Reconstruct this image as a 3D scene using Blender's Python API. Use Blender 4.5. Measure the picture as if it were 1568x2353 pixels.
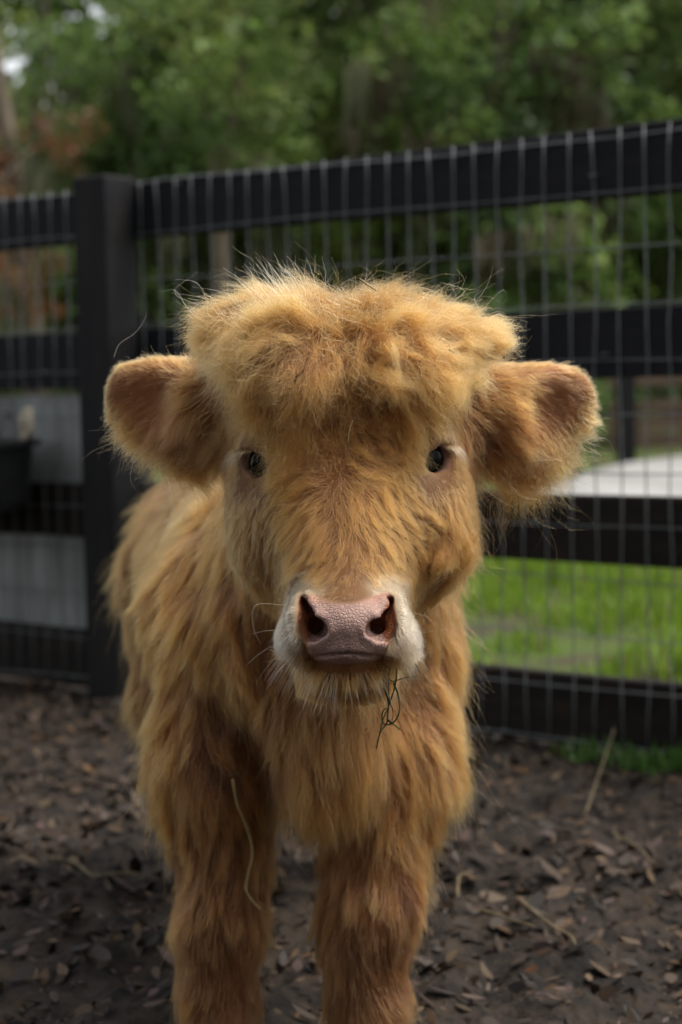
import bpy, math, random
import numpy as np
from mathutils import Matrix, Vector, kdtree

for o in list(bpy.data.objects):
    bpy.data.objects.remove(o)
SC = bpy.context.scene
COL = SC.collection
RNG = np.random.default_rng(11)
random.seed(11)
PI = math.pi

# ------------------------------------------------------------------ camera
FPX = 4000.0                       # focal length in units of a 1568 px wide frame
CAM = np.array([0.0, 0.0, 0.70])
PITCH, ROLL = math.radians(4.38), math.radians(1.1)
FWD = np.array([0, math.cos(PITCH), -math.sin(PITCH)])
_r0 = np.array([1.0, 0, 0]); _u0 = np.array([0, math.sin(PITCH), math.cos(PITCH)])
RGT = math.cos(ROLL) * _r0 - math.sin(ROLL) * _u0
UPV = math.sin(ROLL) * _r0 + math.cos(ROLL) * _u0
cam = bpy.data.cameras.new('camera')
cam_o = bpy.data.objects.new('camera', cam); COL.objects.link(cam_o)
cam_o.matrix_world = Matrix(((RGT[0], UPV[0], -FWD[0], CAM[0]), (RGT[1], UPV[1], -FWD[1], CAM[1]),
                             (RGT[2], UPV[2], -FWD[2], CAM[2]), (0, 0, 0, 1)))
cam.sensor_fit = 'HORIZONTAL'; cam.sensor_width = 24.0; cam.lens = FPX / 1568 * 24.0
cam.clip_start = 0.05; cam.clip_end = 500
cam.dof.use_dof = True; cam.dof.focus_distance = 1.49; cam.dof.aperture_fstop = 4.8
SC.camera = cam_o

# ------------------------------------------------------------------ world, sun, exposure
SUN_EL, SUN_AZ = 62.0, 88.0        # azimuth measured from +Y towards +X
w = bpy.data.worlds.new('World'); SC.world = w; w.use_nodes = True
nt = w.node_tree; nt.nodes.clear()
out = nt.nodes.new('ShaderNodeOutputWorld'); bg = nt.nodes.new('ShaderNodeBackground')
sky = nt.nodes.new('ShaderNodeTexSky'); sky.sky_type = 'NISHITA'; sky.sun_disc = False
sky.sun_elevation = math.radians(SUN_EL); sky.sun_rotation = math.radians(SUN_AZ)
sky.air_density = 1.0; sky.dust_density = 3.0; sky.ozone_density = 1.0
hs = nt.nodes.new('ShaderNodeHueSaturation'); hs.inputs['Saturation'].default_value = 0.18
nt.links.new(sky.outputs[0], hs.inputs['Color']); nt.links.new(hs.outputs[0], bg.inputs[0])
bg.inputs[1].default_value = 0.11
nt.links.new(bg.outputs[0], out.inputs[0])
sun = bpy.data.lights.new('sun', 'SUN'); sun.energy = 1.5; sun.angle = math.radians(25); sun.color = (1.0, 0.94, 0.85)
sun_o = bpy.data.objects.new('sun', sun); COL.objects.link(sun_o)
_e, _a = math.radians(SUN_EL), math.radians(SUN_AZ)
_sd = Vector((math.sin(_a) * math.cos(_e), math.cos(_a) * math.cos(_e), math.sin(_e)))
sun_o.rotation_euler = _sd.to_track_quat('Z', 'Y').to_euler(); sun_o.location = _sd * 30
SC.view_settings.view_transform = 'Standard'; SC.view_settings.look = 'None'
SC.view_settings.gamma = 1.0; SC.view_settings.use_curve_mapping = False
SC.view_settings.exposure = 1.35
try:
    SC.cycles_curves.shape = 'RIBBONS'; SC.cycles_curves.subdivisions = 2
    SC.cycles.use_denoising = True; SC.cycles.max_bounces = 10; SC.cycles.diffuse_bounces = 4; SC.cycles.transparent_max_bounces = 8
except Exception:
    pass


# ------------------------------------------------------------------ helpers
def W(u, v, Y):
    """point at world depth Y on the ray through (u, v) of a 1568 px wide picture"""
    d = FWD + (u - 784.0) / FPX * RGT + (1176.5 - v) / FPX * UPV
    return CAM + d * (Y / d[1])


def project(P):
    q = np.asarray(P) - CAM
    z = q @ FWD
    return np.stack([784 + FPX * (q @ RGT) / z, 1176.5 - FPX * (q @ UPV) / z], -1), z


def nrm(v):
    return v / np.maximum(np.linalg.norm(v, axis=-1, keepdims=True), 1e-9)


def hash01(ix, iy, iz, seed):
    h = (ix.astype(np.int64) * 374761393 + iy.astype(np.int64) * 668265263 + iz.astype(np.int64) * 2147483647 + seed * 974711) & 0xFFFFFFFF
    h = ((h ^ (h >> 13)) * 1274126177) & 0xFFFFFFFF
    h = ((h ^ (h >> 16)) * 2246822519) & 0xFFFFFFFF
    return ((h ^ (h >> 15)) & 0xFFFFFF) / float(0xFFFFFF)


def vnoise(p, freq, seed=0):
    """value noise in 0..1 at the points p (n,3)"""
    q = np.asarray(p, dtype=np.float64) * freq
    i = np.floor(q); f = q - i; f = f * f * (3 - 2 * f)
    i = i.astype(np.int64)
    r = 0
    for dx in (0, 1):
        for dy in (0, 1):
            for dz in (0, 1):
                wgt = (f[:, 0] if dx else 1 - f[:, 0]) * (f[:, 1] if dy else 1 - f[:, 1]) * (f[:, 2] if dz else 1 - f[:, 2])
                r = r + wgt * hash01(i[:, 0] + dx, i[:, 1] + dy, i[:, 2] + dz, seed)
    return r


def fbm(p, freq, oct=4, seed=0):
    r, a, s = 0, 1.0, 0
    for k in range(oct):
        r = r + a * vnoise(p, freq * 2 ** k, seed + 17 * k); s += a; a *= 0.5
    return r / s


def tag(o, label=None, cat=None, group=None, kind=None):
    if label: o['label'] = label
    if cat: o['category'] = cat
    if group: o['group'] = group
    if kind: o['kind'] = kind
    return o


def empty(name, loc, rz=0.0):
    o = bpy.data.objects.new(name, None); COL.objects.link(o)
    o.location = Vector(loc); o.rotation_euler = (0, 0, rz)
    o.empty_display_size = 0.1
    return o


def link(name, me, mat=None, parent=None):
    o = bpy.data.objects.new(name, me); COL.objects.link(o)
    if mat is not None and len(me.materials) == 0: me.materials.append(mat)
    if parent is not None: o.parent = parent
    return o


def mesh_np(name, V, F, cols=None, smooth=False):
    """V (n,3), F (m,k) of one polygon size; cols (n,3) point colours"""
    me = bpy.data.meshes.new(name)
    V = np.ascontiguousarray(V, dtype=np.float32); F = np.ascontiguousarray(F, dtype=np.int32)
    n, (m, k) = len(V), F.shape
    me.vertices.add(n); me.vertices.foreach_set('co', V.ravel())
    me.loops.add(m * k); me.loops.foreach_set('vertex_index', F.ravel())
    me.polygons.add(m); me.polygons.foreach_set('loop_start', np.arange(0, m * k, k, dtype=np.int32))
    me.polygons.foreach_set('loop_total', np.full(m, k, dtype=np.int32))
    if smooth: me.polygons.foreach_set('use_smooth', np.ones(m, dtype=bool))
    me.update(calc_edges=True)
    if cols is not None:
        a = me.color_attributes.new('tint', 'FLOAT_COLOR', 'POINT')
        c = np.ones((n, 4), dtype=np.float32); c[:, :3] = cols
        a.data.foreach_set('color', c.ravel())
    return me


class MB:
    """collects boxes, tubes and lofts into one mesh"""
    def __init__(s): s.v, s.f = [], []
    def add(s, V, F):
        b = len(s.v); s.v += [tuple(map(float, x)) for x in V]; s.f += [tuple(b + i for i in f) for f in F]
    def box(s, lo, hi, ch=0.0, M=None):
        x0, y0, z0 = lo; x1, y1, z1 = hi; c = ch
        if c <= 0:
            V = [(x, y, z) for z in (z0, z1) for y in (y0, y1) for x in (x0, x1)]
            F = [(0, 2, 3, 1), (4, 5, 7, 6), (0, 1, 5, 4), (2, 6, 7, 3), (0, 4, 6, 2), (1, 3, 7, 5)]
        else:
            V, F = [], []
            def ring(xa, xb, ya, yb, z): V.extend([(xa, ya, z), (xb, ya, z), (xb, yb, z), (xa, yb, z)])
            ring(x0 + c, x1 - c, y0 + c, y1 - c, z0); ring(x0, x1, y0, y1, z0 + c)
            ring(x0, x1, y0, y1, z1 - c); ring(x0 + c, x1 - c, y0 + c, y1 - c, z1)
            F.append((3, 2, 1, 0)); F.append((12, 13, 14, 15))
            for k in range(3):
                for j in range(4):
                    a, b = 4 * k + j, 4 * k + (j + 1) % 4
                    F.append((a, b, b + 4, a + 4))
        if M is not None: V = [tuple(M @ Vector(p)) for p in V]
        s.add(V, F)
    def tube(s, P, R, n=8, caps=True):
        P = np.asarray(P, float); m = len(P)
        R = np.full(m, R) if np.isscalar(R) else np.asarray(R, float)
        T = nrm(np.gradient(P, axis=0))
        ref = np.array([0.31, 0.17, 0.93]) if abs(T[0] @ np.array([0.31, 0.17, 0.93])) < 0.85 else np.array([0.93, 0.2, 0.1])
        V, F = [], []
        u = np.cross(T[0], ref); u /= np.linalg.norm(u)
        for i in range(m):
            u = u - T[i] * (u @ T[i]); u /= max(np.linalg.norm(u), 1e-9)
            v = np.cross(T[i], u)
            for j in range(n):
                a = 2 * PI * j / n
                V.append(P[i] + R[i] * (math.cos(a) * u + math.sin(a) * v))
        for i in range(m - 1):
            for j in range(n):
                F.append((i * n + j, i * n + (j + 1) % n, (i + 1) * n + (j + 1) % n, (i + 1) * n + j))
        if caps:
            F.append(tuple(range(n - 1, -1, -1))); F.append(tuple((m - 1) * n + j for j in range(n)))
        s.add(V, F)
    def mesh(s, name, smooth=False):
        me = bpy.data.meshes.new(name); me.from_pydata(s.v, [], s.f); me.update()
        if smooth: me.polygons.foreach_set('use_smooth', np.ones(len(me.polygons), dtype=bool))
        return me
    def build(s, name, mat, parent=None, smooth=False):
        return link(name, s.mesh(name, smooth), mat, parent)


def material(name):
    m = bpy.data.materials.new(name); m.use_nodes = True
    t = m.node_tree; b = t.nodes['Principled BSDF']
    return m, t, b


def noise_mat(name, c0, c1, scale=8.0, rough=0.7, bump=0.0, bscale=60.0, coord='Object', spec=0.3, stretch=None, ramp=(0.35, 0.65), tint=False, detail=6):
    m, t, b = material(name)
    tc = t.nodes.new('ShaderNodeTexCoord'); src = tc.outputs[coord]
    if stretch:
        mp = t.nodes.new('ShaderNodeMapping'); mp.inputs['Scale'].default_value = stretch
        t.links.new(src, mp.inputs[0]); src = mp.outputs[0]
    n = t.nodes.new('ShaderNodeTexNoise'); n.inputs['Scale'].default_value = scale; n.inputs['Detail'].default_value = detail
    t.links.new(src, n.inputs['Vector'])
    r = t.nodes.new('ShaderNodeValToRGB')
    r.color_ramp.elements[0].position, r.color_ramp.elements[1].position = ramp
    r.color_ramp.elements[0].color = (*c0, 1); r.color_ramp.elements[1].color = (*c1, 1)
    t.links.new(n.outputs[0], r.inputs[0])
    colout = r.outputs[0]
    if tint:
        at = t.nodes.new('ShaderNodeAttribute'); at.attribute_name = 'tint'
        mx = t.nodes.new('ShaderNodeMix'); mx.data_type = 'RGBA'; mx.blend_type = 'MULTIPLY'; mx.inputs[0].default_value = 1.0
        t.links.new(colout, mx.inputs[6]); t.links.new(at.outputs['Color'], mx.inputs[7]); colout = mx.outputs[2]
    t.links.new(colout, b.inputs['Base Color'])
    b.inputs['Roughness'].default_value = rough; b.inputs['Specular IOR Level'].default_value = spec
    if bump > 0:
        n2 = t.nodes.new('ShaderNodeTexNoise'); n2.inputs['Scale'].default_value = bscale; n2.inputs['Detail'].default_value = 5
        t.links.new(src, n2.inputs['Vector'])
        bp = t.nodes.new('ShaderNodeBump'); bp.inputs['Strength'].default_value = bump; bp.inputs['Distance'].default_value = 0.01
        t.links.new(n2.outputs[0], bp.inputs['Height']); t.links.new(bp.outputs[0], b.inputs['Normal'])
    return m


def leaf_mat(name, trans=0.35, rough=0.55):
    """colour comes from the point attribute 'tint' (each leaf has its own colour)"""
    m, t, b = material(name)
    at = t.nodes.new('ShaderNodeAttribute'); at.attribute_name = 'tint'
    t.links.new(at.outputs['Color'], b.inputs['Base Color'])
    b.inputs['Roughness'].default_value = rough; b.inputs['Specular IOR Level'].default_value = 0.3
    tr = t.nodes.new('ShaderNodeBsdfTranslucent'); t.links.new(at.outputs['Color'], tr.inputs[0])
    mx = t.nodes.new('ShaderNodeMixShader'); mx.inputs[0].default_value = trans
    o = t.nodes['Material Output']
    t.links.new(b.outputs[0], mx.inputs[1]); t.links.new(tr.outputs[0], mx.inputs[2]); t.links.new(mx.outputs[0], o.inputs[0])
    return m


M_PAINT = noise_mat('black_paint', (0.0055, 0.0062, 0.0085), (0.0115, 0.012, 0.0155), 6, 0.70, 0.25, 90, spec=0.2, stretch=(1, 8, 8), ramp=(0.3, 0.75))
M_POST = noise_mat('black_post_paint', (0.0055, 0.0060, 0.0078), (0.017, 0.0150, 0.0135), 5, 0.72, 0.3, 60, spec=0.2, stretch=(6, 6, 0.8), ramp=(0.35, 0.8))
M_PAINT_WORN = noise_mat('worn_black_paint', (0.0070, 0.0060, 0.0052), (0.022, 0.0155, 0.011), 6, 0.78, 0.3, 70, spec=0.2, stretch=(1, 8, 8), ramp=(0.3, 0.75))
M_WIRE = noise_mat('galvanised_wire', (0.088, 0.097, 0.102), (0.165, 0.177, 0.183), 20, 0.5, spec=0.5)
M_SHEET = noise_mat('zinc_sheet', (0.085, 0.088, 0.080), (0.33, 0.355, 0.35), 4.5, 0.5, 0.08, 12, stretch=(2.2, 1, 0.7), spec=0.5, ramp=(0.28, 0.68))
M_PLASTIC = noise_mat('black_plastic', (0.012, 0.013, 0.014), (0.022, 0.023, 0.024), 9, 0.45, spec=0.4)
M_ROPE = noise_mat('rope', (0.30, 0.26, 0.19), (0.50, 0.44, 0.34), 160, 0.85)
M_SOIL = noise_mat('mulch_soil', (0.0055, 0.0038, 0.0027), (0.040, 0.027, 0.0175), 26, 0.85, 0.9, 70, 'Object', 0.25, ramp=(0.38, 0.72), detail=10)
M_LAWN = noise_mat('lawn', (0.050, 0.040, 0.025), (0.055, 0.085, 0.016), 2.6, 0.9, 0.5, 40, 'Object', 0.15, ramp=(0.36, 0.56), detail=8)
M_SAND = noise_mat('pale_concrete', (0.17, 0.165, 0.155), (0.31, 0.305, 0.295), 1.6, 0.8, 0.1, 40)
M_BARK = noise_mat('bark', (0.055, 0.042, 0.030), (0.15, 0.115, 0.085), 4, 0.9, 0.8, 16, stretch=(3, 3, 0.6))
M_BARKP = noise_mat('pale_bark', (0.10, 0.08, 0.055), (0.20, 0.16, 0.12), 4, 0.9, 0.6, 16, stretch=(3, 3, 0.6))
M_BOARD = noise_mat('brown_board', (0.075, 0.048, 0.032), (0.15, 0.10, 0.070), 3, 0.8, 0.3, 30, stretch=(1, 8, 8))
M_LEAF = leaf_mat('leaf'); M_LITTER = leaf_mat('dead_leaf', 0.08, 0.65); M_GRASS = leaf_mat('grass_blade', 0.4, 0.5)
M_STRAW = noise_mat('straw', (0.18, 0.13, 0.05), (0.30, 0.23, 0.10), 60, 0.6)
M_STRAWD = noise_mat('dull_straw', (0.08, 0.06, 0.034), (0.15, 0.115, 0.06), 40, 0.75)
M_SPRIG = noise_mat('green_sprig', (0.012, 0.022, 0.006), (0.055, 0.085, 0.018), 90, 0.45)


# ------------------------------------------------------------------ ground
FA = math.atan(0.74)                                   # fence direction turned towards the camera on the right
FD = np.array([math.cos(FA), -math.sin(FA), 0.0])      # along the fence, to the right
FN = np.array([math.sin(FA), math.cos(FA), 0.0])       # away from the calf
FO = np.array([-0.477, 3.55 + 0.477 * 0.74, 0.0])      # foot of the post in view


def fence_side(x, y):
    return (x - FO[0]) * FN[0] + (y - FO[1]) * FN[1]


def ground_h(x, y):
    p = np.stack([x, y, np.zeros_like(x)], -1)
    s = fence_side(x, y)
    near = np.clip((9 - np.hypot(x, y - 2)) / 5, 0, 1)
    inside = np.clip(0.5 - s * 2.5, 0, 1)
    h = (fbm(p, 2.2, 3, 3) - 0.5) * 0.05 + (fbm(p, 11, 3, 5) - 0.5) * 0.050 * inside + (fbm(p, 34, 2, 8) - 0.5) * 0.034 * inside
    return h * near - 0.012


def axis(a, b, step, lo, hi, g=1.25):
    c = list(np.arange(a, b + 1e-6, step)); d = step
    while c[-1] < hi: d *= g; c.append(c[-1] + d)
    d = step
    while c[0] > lo: d *= g; c.insert(0, c[0] - d)
    return np.array(c)


gx, gy = axis(-2.0, 2.2, 0.018, -160, 160), axis(1.2, 5.2, 0.020, -160, 220)
GX, GY = np.meshgrid(gx, gy, indexing='ij')
GZ = ground_h(GX.ravel(), GY.ravel())
idx = np.arange(GX.size).reshape(GX.shape)
quads = np.stack([idx[:-1, :-1], idx[1:, :-1], idx[1:, 1:], idx[:-1, 1:]], -1).reshape(-1, 4)
ground = link('ground', mesh_np('ground', np.stack([GX.ravel(), GY.ravel(), GZ], -1), quads, smooth=True), M_SOIL)
tag(ground, 'dark damp mulched soil of the pen with trodden leaves', kind='structure')

# lawn beyond the fence, its edge ragged
ls = axis(-4, 6, 0.06, -120, 120); lt = axis(0.10, 6, 0.06, 0.10, 60)
LS, LT = np.meshgrid(ls, lt, indexing='ij')
edge = (fbm(np.stack([LS.ravel(), 0 * LS.ravel(), 0 * LS.ravel()], -1), 3.0, 3, 21) - 0.5) * 0.5
lxy = FO[None, :2] + LS.ravel()[:, None] * FD[None, :2] + (LT.ravel() + edge * np.exp(-(LT.ravel() - 0.1) / 0.5))[:, None] * FN[None, :2]
lz = 0.012 + (fbm(np.c_[lxy, 0 * lxy[:, 0]], 1.3, 4, 31) - 0.5) * 0.05 * np.clip((12 - LT.ravel()) / 6, 0, 1) - 0.04 * np.exp(-(LT.ravel() - 0.1) / 0.06)
idx = np.arange(LS.size).reshape(LS.shape)
quads = np.stack([idx[:-1, :-1], idx[1:, :-1], idx[1:, 1:], idx[:-1, 1:]], -1).reshape(-1, 4)
lawn = link('lawn', mesh_np('lawn', np.c_[lxy, lz], quads, smooth=True), M_LAWN)
tag(lawn, 'patchy green lawn beyond the fence', kind='structure')

# pale path crossing the lawn on the right
pb = []
for (u, v) in [(1130, 1146), (1235, 1128), (1290, 1108), (1370, 1088), (1440, 1072), (1520, 1060), (1640, 1046), (1900, 1030), (2050, 1060), (2050, 1165), (1600, 1170), (1300, 1168)]:
    d = FWD + (u - 784.0) / FPX * RGT + (1176.5 - v) / FPX * UPV
    q = CAM + d * ((0.05 - CAM[2]) / d[2]); pb.append(q)
pb = np.array(pb); n = len(pb)
top = pb.copy(); top[:, 2] = 0.075; bot = pb.copy(); bot[:, 2] = -0.02
me = bpy.data.meshes.new('path'); me.from_pydata([tuple(p) for p in np.r_[top, bot]], [], [tuple(range(n))[::-1]] + [(i, (i + 1) % n, n + (i + 1) % n, n + i) for i in range(n)])
me.update()
tag(link('path', me, M_SAND), 'pale concrete path across the lawn', kind='structure')

# ------------------------------------------------------------------ grass blades
def blades(name, XY, Z0, H, Wd, cols, lean=0.5, mat=None, parent=None):
    n = len(XY); a = RNG.uniform(0, 2 * PI, n); la = RNG.uniform(0, 2 * PI, n); ln = RNG.uniform(0, lean, n) * H
    side = np.c_[np.cos(a), np.sin(a), 0 * a] * Wd[:, None] / 2
    root = np.c_[XY, Z0]; tipd = np.c_[np.cos(la) * ln, np.sin(la) * ln, H * np.sqrt(np.maximum(0.1, 1 - (ln / H) ** 2))]
    mid = root + tipd * np.array([0.35, 0.35, 0.6]); tip = root + tipd
    V = np.stack([root - side, root + side, mid + side * 0.8, mid - side * 0.8, tip + side * 0.15, tip - side * 0.15], 1).reshape(-1, 3)
    b = np.arange(n)[:, None] * 6
    F = np.concatenate([b + np.array([[0, 1, 2, 3]]), b + np.array([[3, 2, 4, 5]])])
    return link(name, mesh_np(name, V, F, np.repeat(cols, 6, 0)), mat or M_GRASS, parent)


N = 130000
s_ = RNG.uniform(-0.6, 4.6, N); t_ = 0.1 + RNG.random(N) ** 1.5 * 13
xy = FO[None, :2] + s_[:, None] * FD[None, :2] + t_[:, None] * FN[None, :2] + 0
xy = xy + (t_ * 0.10)[:, None] * np.array([0.2, 0.3])
cl = fbm(np.c_[xy, 0 * s_], 4.4, 3, 41) * 0.62 + fbm(np.c_[xy, 0 * s_], 1.1, 2, 44) * 0.38
bare = 0.505 + 0.10 * np.exp(-t_ / 0.35)
keep = (cl > bare + RNG.normal(0, 0.03, N))
_d = np.array([p[:2] for p in pb])
xy, cl, t_ = xy[keep], cl[keep], t_[keep]
n = len(xy)
H = (0.018 + 0.105 * np.clip((cl - 0.48) * 4, 0, 1)) * RNG.uniform(0.5, 1.3, n) * (1 + 0.04 * t_)
k = RNG.random((n, 1)); y_ = RNG.random((n, 1)) < 0.10
gc = (1 - k) * np.array([0.070, 0.14, 0.012]) + k * np.array([0.25, 0.39, 0.034])
gc = np.where(y_, np.array([0.20, 0.17, 0.07]), gc)
tag(blades('grass', xy, np.full(n, 0.012), H, RNG.uniform(0.004, 0.008, n) * (1 + 0.1 * t_), gc, 0.7), 'short green grass growing on the lawn', 'grass', kind='stuff')

# weedy tufts at the fence foot on the right
for j, (u, v, cnt, lab) in enumerate([(1535, 1765, 130, 'low bright green weed tuft under the fence by the right edge'), (1395, 1745, 60, 'thin grass tuft under the fence left of the bright weeds')]):
    d = FWD + (u - 784.0) / FPX * RGT + (1176.5 - v) / FPX * UPV
    q = CAM + d * (-CAM[2] / d[2])
    xy = RNG.normal(0, 1, (cnt, 2)) * np.array([0.05, 0.03])
    o = blades('weed_tuft', xy, np.full(cnt, 0.0), RNG.uniform(0.02, 0.05, cnt), RNG.uniform(0.004, 0.010, cnt), RNG.uniform(0.7, 1.2, (cnt, 1)) * np.array([0.05, 0.12, 0.02]), 0.9)
    o.location = Vector((q[0], q[1], 0.0)); tag(o, lab, 'weeds')

# ------------------------------------------------------------------ leaf litter
def leaf_shape(n, L, Wd, curl):
    """n bent leaf blades of 8 points and 3 quads, lying in local xy, before rotation"""
    tx = np.array([-0.5, -0.2, 0.15, 0.5]); wy = np.array([0.15, 0.5, 0.42, 0.05])
    V = np.zeros((n, 8, 3))
    for i in range(4):
        for j, sg in enumerate((-1, 1)):
            V[:, 2 * i + j, 0] = tx[i] * L
            V[:, 2 * i + j, 1] = sg * wy[i] * Wd
            V[:, 2 * i + j, 2] = curl * (wy[i] * Wd * 1.2 * 0.6 + tx[i] ** 2 * L * 0.8) + (0.2 * curl * L * (i - 1.5) / 3 if True else 0)
    return V


LF = np.array([[0, 2, 3, 1], [2, 4, 5, 3], [4, 6, 7, 5]])
LPAL = np.array([[0.075, 0.055, 0.040], [0.045, 0.032, 0.024], [0.11, 0.085, 0.065], [0.12, 0.095, 0.092], [0.11, 0.066, 0.032],
                 [0.035, 0.027, 0.022], [0.15, 0.115, 0.075], [0.022, 0.018, 0.016], [0.085, 0.058, 0.055], [0.055, 0.042, 0.034]])


def rot_rand(n, tilt):
    yaw = RNG.uniform(0, 2 * PI, n); a = RNG.normal(0, tilt, n); b = RNG.normal(0, tilt, n)
    cy, sy, ca, sa, cb, sb = np.cos(yaw), np.sin(yaw), np.cos(a), np.sin(a), np.cos(b), np.sin(b)
    Rz = np.zeros((n, 3, 3)); Rz[:, 0, 0] = cy; Rz[:, 0, 1] = -sy; Rz[:, 1, 0] = sy; Rz[:, 1, 1] = cy; Rz[:, 2, 2] = 1
    Rx = np.zeros((n, 3, 3)); Rx[:, 0, 0] = 1; Rx[:, 1, 1] = ca; Rx[:, 1, 2] = -sa; Rx[:, 2, 1] = sa; Rx[:, 2, 2] = ca
    Ry = np.zeros((n, 3, 3)); Ry[:, 1, 1] = 1; Ry[:, 0, 0] = cb; Ry[:, 0, 2] = sb; Ry[:, 2, 0] = -sb; Ry[:, 2, 2] = cb
    return Rz @ Ry @ Rx


N = 85000
x = RNG.uniform(-1.9, 1.9, N); y = 1.3 + RNG.random(N) * 4.2
k = (fence_side(x, y) < 0.25) & (RNG.random(N) < 0.35 + 0.9 * (fbm(np.c_[x, y, 0 * x], 3.0, 2, 51) - 0.2) * np.clip((y - 0.6) / 2.4, 0.3, 1))
x, y = x[k], y[k]; n = len(x)
L = 0.005 + 0.030 * RNG.random(n) ** 2.0 * RNG.choice([1, 1, 1.5], n); Wd = L * RNG.uniform(0.2, 0.6, n)
V = leaf_shape(n, L, Wd, RNG.uniform(-0.5, 0.9, n))
V = np.einsum('nij,nkj->nki', rot_rand(n, 0.42), V) + np.c_[x, y, ground_h(x, y) + 0.004][:, None, :]
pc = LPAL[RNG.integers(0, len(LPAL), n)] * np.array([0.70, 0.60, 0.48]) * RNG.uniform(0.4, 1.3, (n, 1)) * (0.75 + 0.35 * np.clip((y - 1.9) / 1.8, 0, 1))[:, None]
F = (np.arange(n)[:, None, None] * 8 + LF[None]).reshape(-1, 4)
tag(link('leaf_litter', mesh_np('leaf_litter', V.reshape(-1, 3), F, np.repeat(pc, 8, 0)), M_LITTER),
    'broken leaves and bark chips strewn over the pen soil', 'leaf litter', kind='stuff')

# the larger leaves lie loose, one by one
protos = []
for q in range(7):
    V = leaf_shape(1, np.array([0.05]), np.array([0.021 + 0.003 * q]), np.array([0.5 + 0.16 * q]))[0]
    cc = [[0.17, 0.13, 0.095], [0.16, 0.125, 0.13], [0.20, 0.105, 0.045], [0.11, 0.08, 0.055], [0.21, 0.17, 0.12], [0.14, 0.105, 0.11], [0.09, 0.065, 0.045]][q]
    protos.append(mesh_np('dead_leaf', V, LF, np.repeat(np.array([cc]) * np.array([0.58, 0.49, 0.40]), 8, 0)))
    protos[-1].materials.append(M_LITTER)
cnt = 0
while cnt < 170:
    yy = 1.9 + random.random() ** 1.3 * 2.6; xx = random.uniform(-0.24, 0.24) * yy
    if fence_side(np.array([xx]), np.array([yy]))[0] > -0.02: continue
    kd_ = random.randrange(7); o = link('dead_leaf', protos[kd_])
    s = random.uniform(0.2, 0.5); o.scale = (s, s * random.uniform(0.7, 1.2), s)
    o.location = (xx, yy, float(ground_h(np.array([xx]), np.array([yy]))[0]) + 0.007)
    o.rotation_euler = (random.gauss(0, 0.45), random.gauss(0, 0.45), random.uniform(0, 6.28))
    tag(o, 'small curled %s dead leaf lying loose on the pen soil' % ['dull tan', 'greyish mauve', 'rusty orange', 'mid brown', 'pale straw coloured', 'faded pinkish brown', 'dark brown'][kd_], 'leaf', 'dead leaves scattered on the pen soil'); cnt += 1


def on_ground(u, v, z=0.008):
    d = FWD + (u - 784.0) / FPX * RGT + (1176.5 - v) / FPX * UPV
    q = CAM + d * ((z - CAM[2]) / d[2])
    q[2] = z + max(0, float(ground_h(q[:1], q[1:2])[0])); return q


def spline(P, m=16):
    P = np.asarray(P, float); t = np.linspace(0, len(P) - 1, m); i = np.clip(np.floor(t).astype(int), 0, len(P) - 2); f = (t - i)[:, None]
    Q = np.r_[P[:1] * 2 - P[1:2], P, P[-1:] * 2 - P[-2:-1]]
    a, b, c, d = Q[i], Q[i + 1], Q[i + 2], Q[i + 3]
    return 0.5 * (2 * b + (c - a) * f + (2 * a - 5 * b + 4 * c - d) * f ** 2 + (3 * b - 3 * c + d - a) * f ** 3)


for pts, r, lab in [
        ([(115, 1972), (175, 1985), (215, 2015), (262, 2020), (318, 2008)], 0.0032, 'bent pale straw stalk lying on the soil left of the calf'),
        ([(1345, 1872), (1380, 1815), (1413, 1750)], 0.0019, 'straight pale straw leaning on the soil under the right fence'),
        ([(1195, 2068), (1265, 2125), (1312, 2152), (1323, 2172)], 0.0024, 'bent brown twig lying on soil right of the calf'),
        ([(1105, 2090), (1180, 2115), (1230, 2130)], 0.0022, 'thin dull straw lying just left of the bent brown twig'),
        ([(1052, 2062), (1056, 2015), (1084, 2010)], 0.0022, 'short hooked dry stalk standing close beside the right foreleg'),
        ([(1410, 1915), (1470, 1950), (1500, 1985)], 0.0024, 'thin dry stalk lying among leaves near the right edge')]:
    P = [on_ground(u, v, 0.010) for (u, v) in pts]
    if 'leaning' in lab: P = [p + np.array([0, 0, 0.03 * i]) for i, p in enumerate(P)]
    c0 = P[0].copy(); mb = MB(); mb.tube(spline(P - c0 if False else [p - c0 for p in P], 12), [r * (1 - 0.4 * i / 11) for i in range(12)], 6)
    o = mb.build('straw_stalk', M_STRAWD, smooth=True); o.location = Vector(c0); tag(o, lab, 'straw')

# ------------------------------------------------------------------ fence
fence = empty('board_fence', FO, -FA)
tag(fence, 'black painted board fence lined with grey wire mesh behind the calf', 'fence')


def board(x0, x1, z0, z1, y0=0.004, y1=0.029, seed=0, parent=fence, name='rail', mat=M_PAINT):
    r = random.Random(seed); ns = 9; mb = MB(); V, F = [], []
    for i in range(ns + 1):
        x = x0 + (x1 - x0) * i / ns
        a, b = r.gauss(0, 0.0018), r.gauss(0, 0.0018); c = 0.003
        V += [(x, y0 + c, z0 + a), (x, y1 - c, z0 + a), (x, y1, z0 + a + c), (x, y1, z1 + b - c), (x, y1 - c, z1 + b), (x, y0 + c, z1 + b), (x, y0, z1 + b - c), (x, y0, z0 + a + c)]
    for i in range(ns):
        for j in range(8):
            F.append((8 * i + j, 8 * i + 8 + j, 8 * i + 8 + (j + 1) % 8, 8 * i + (j + 1) % 8))
    F.append(tuple(range(8))); F.append(tuple(8 * ns + j for j in range(7, -1, -1)))
    mb.add(V, F); return mb.build(name, mat, parent)


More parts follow.
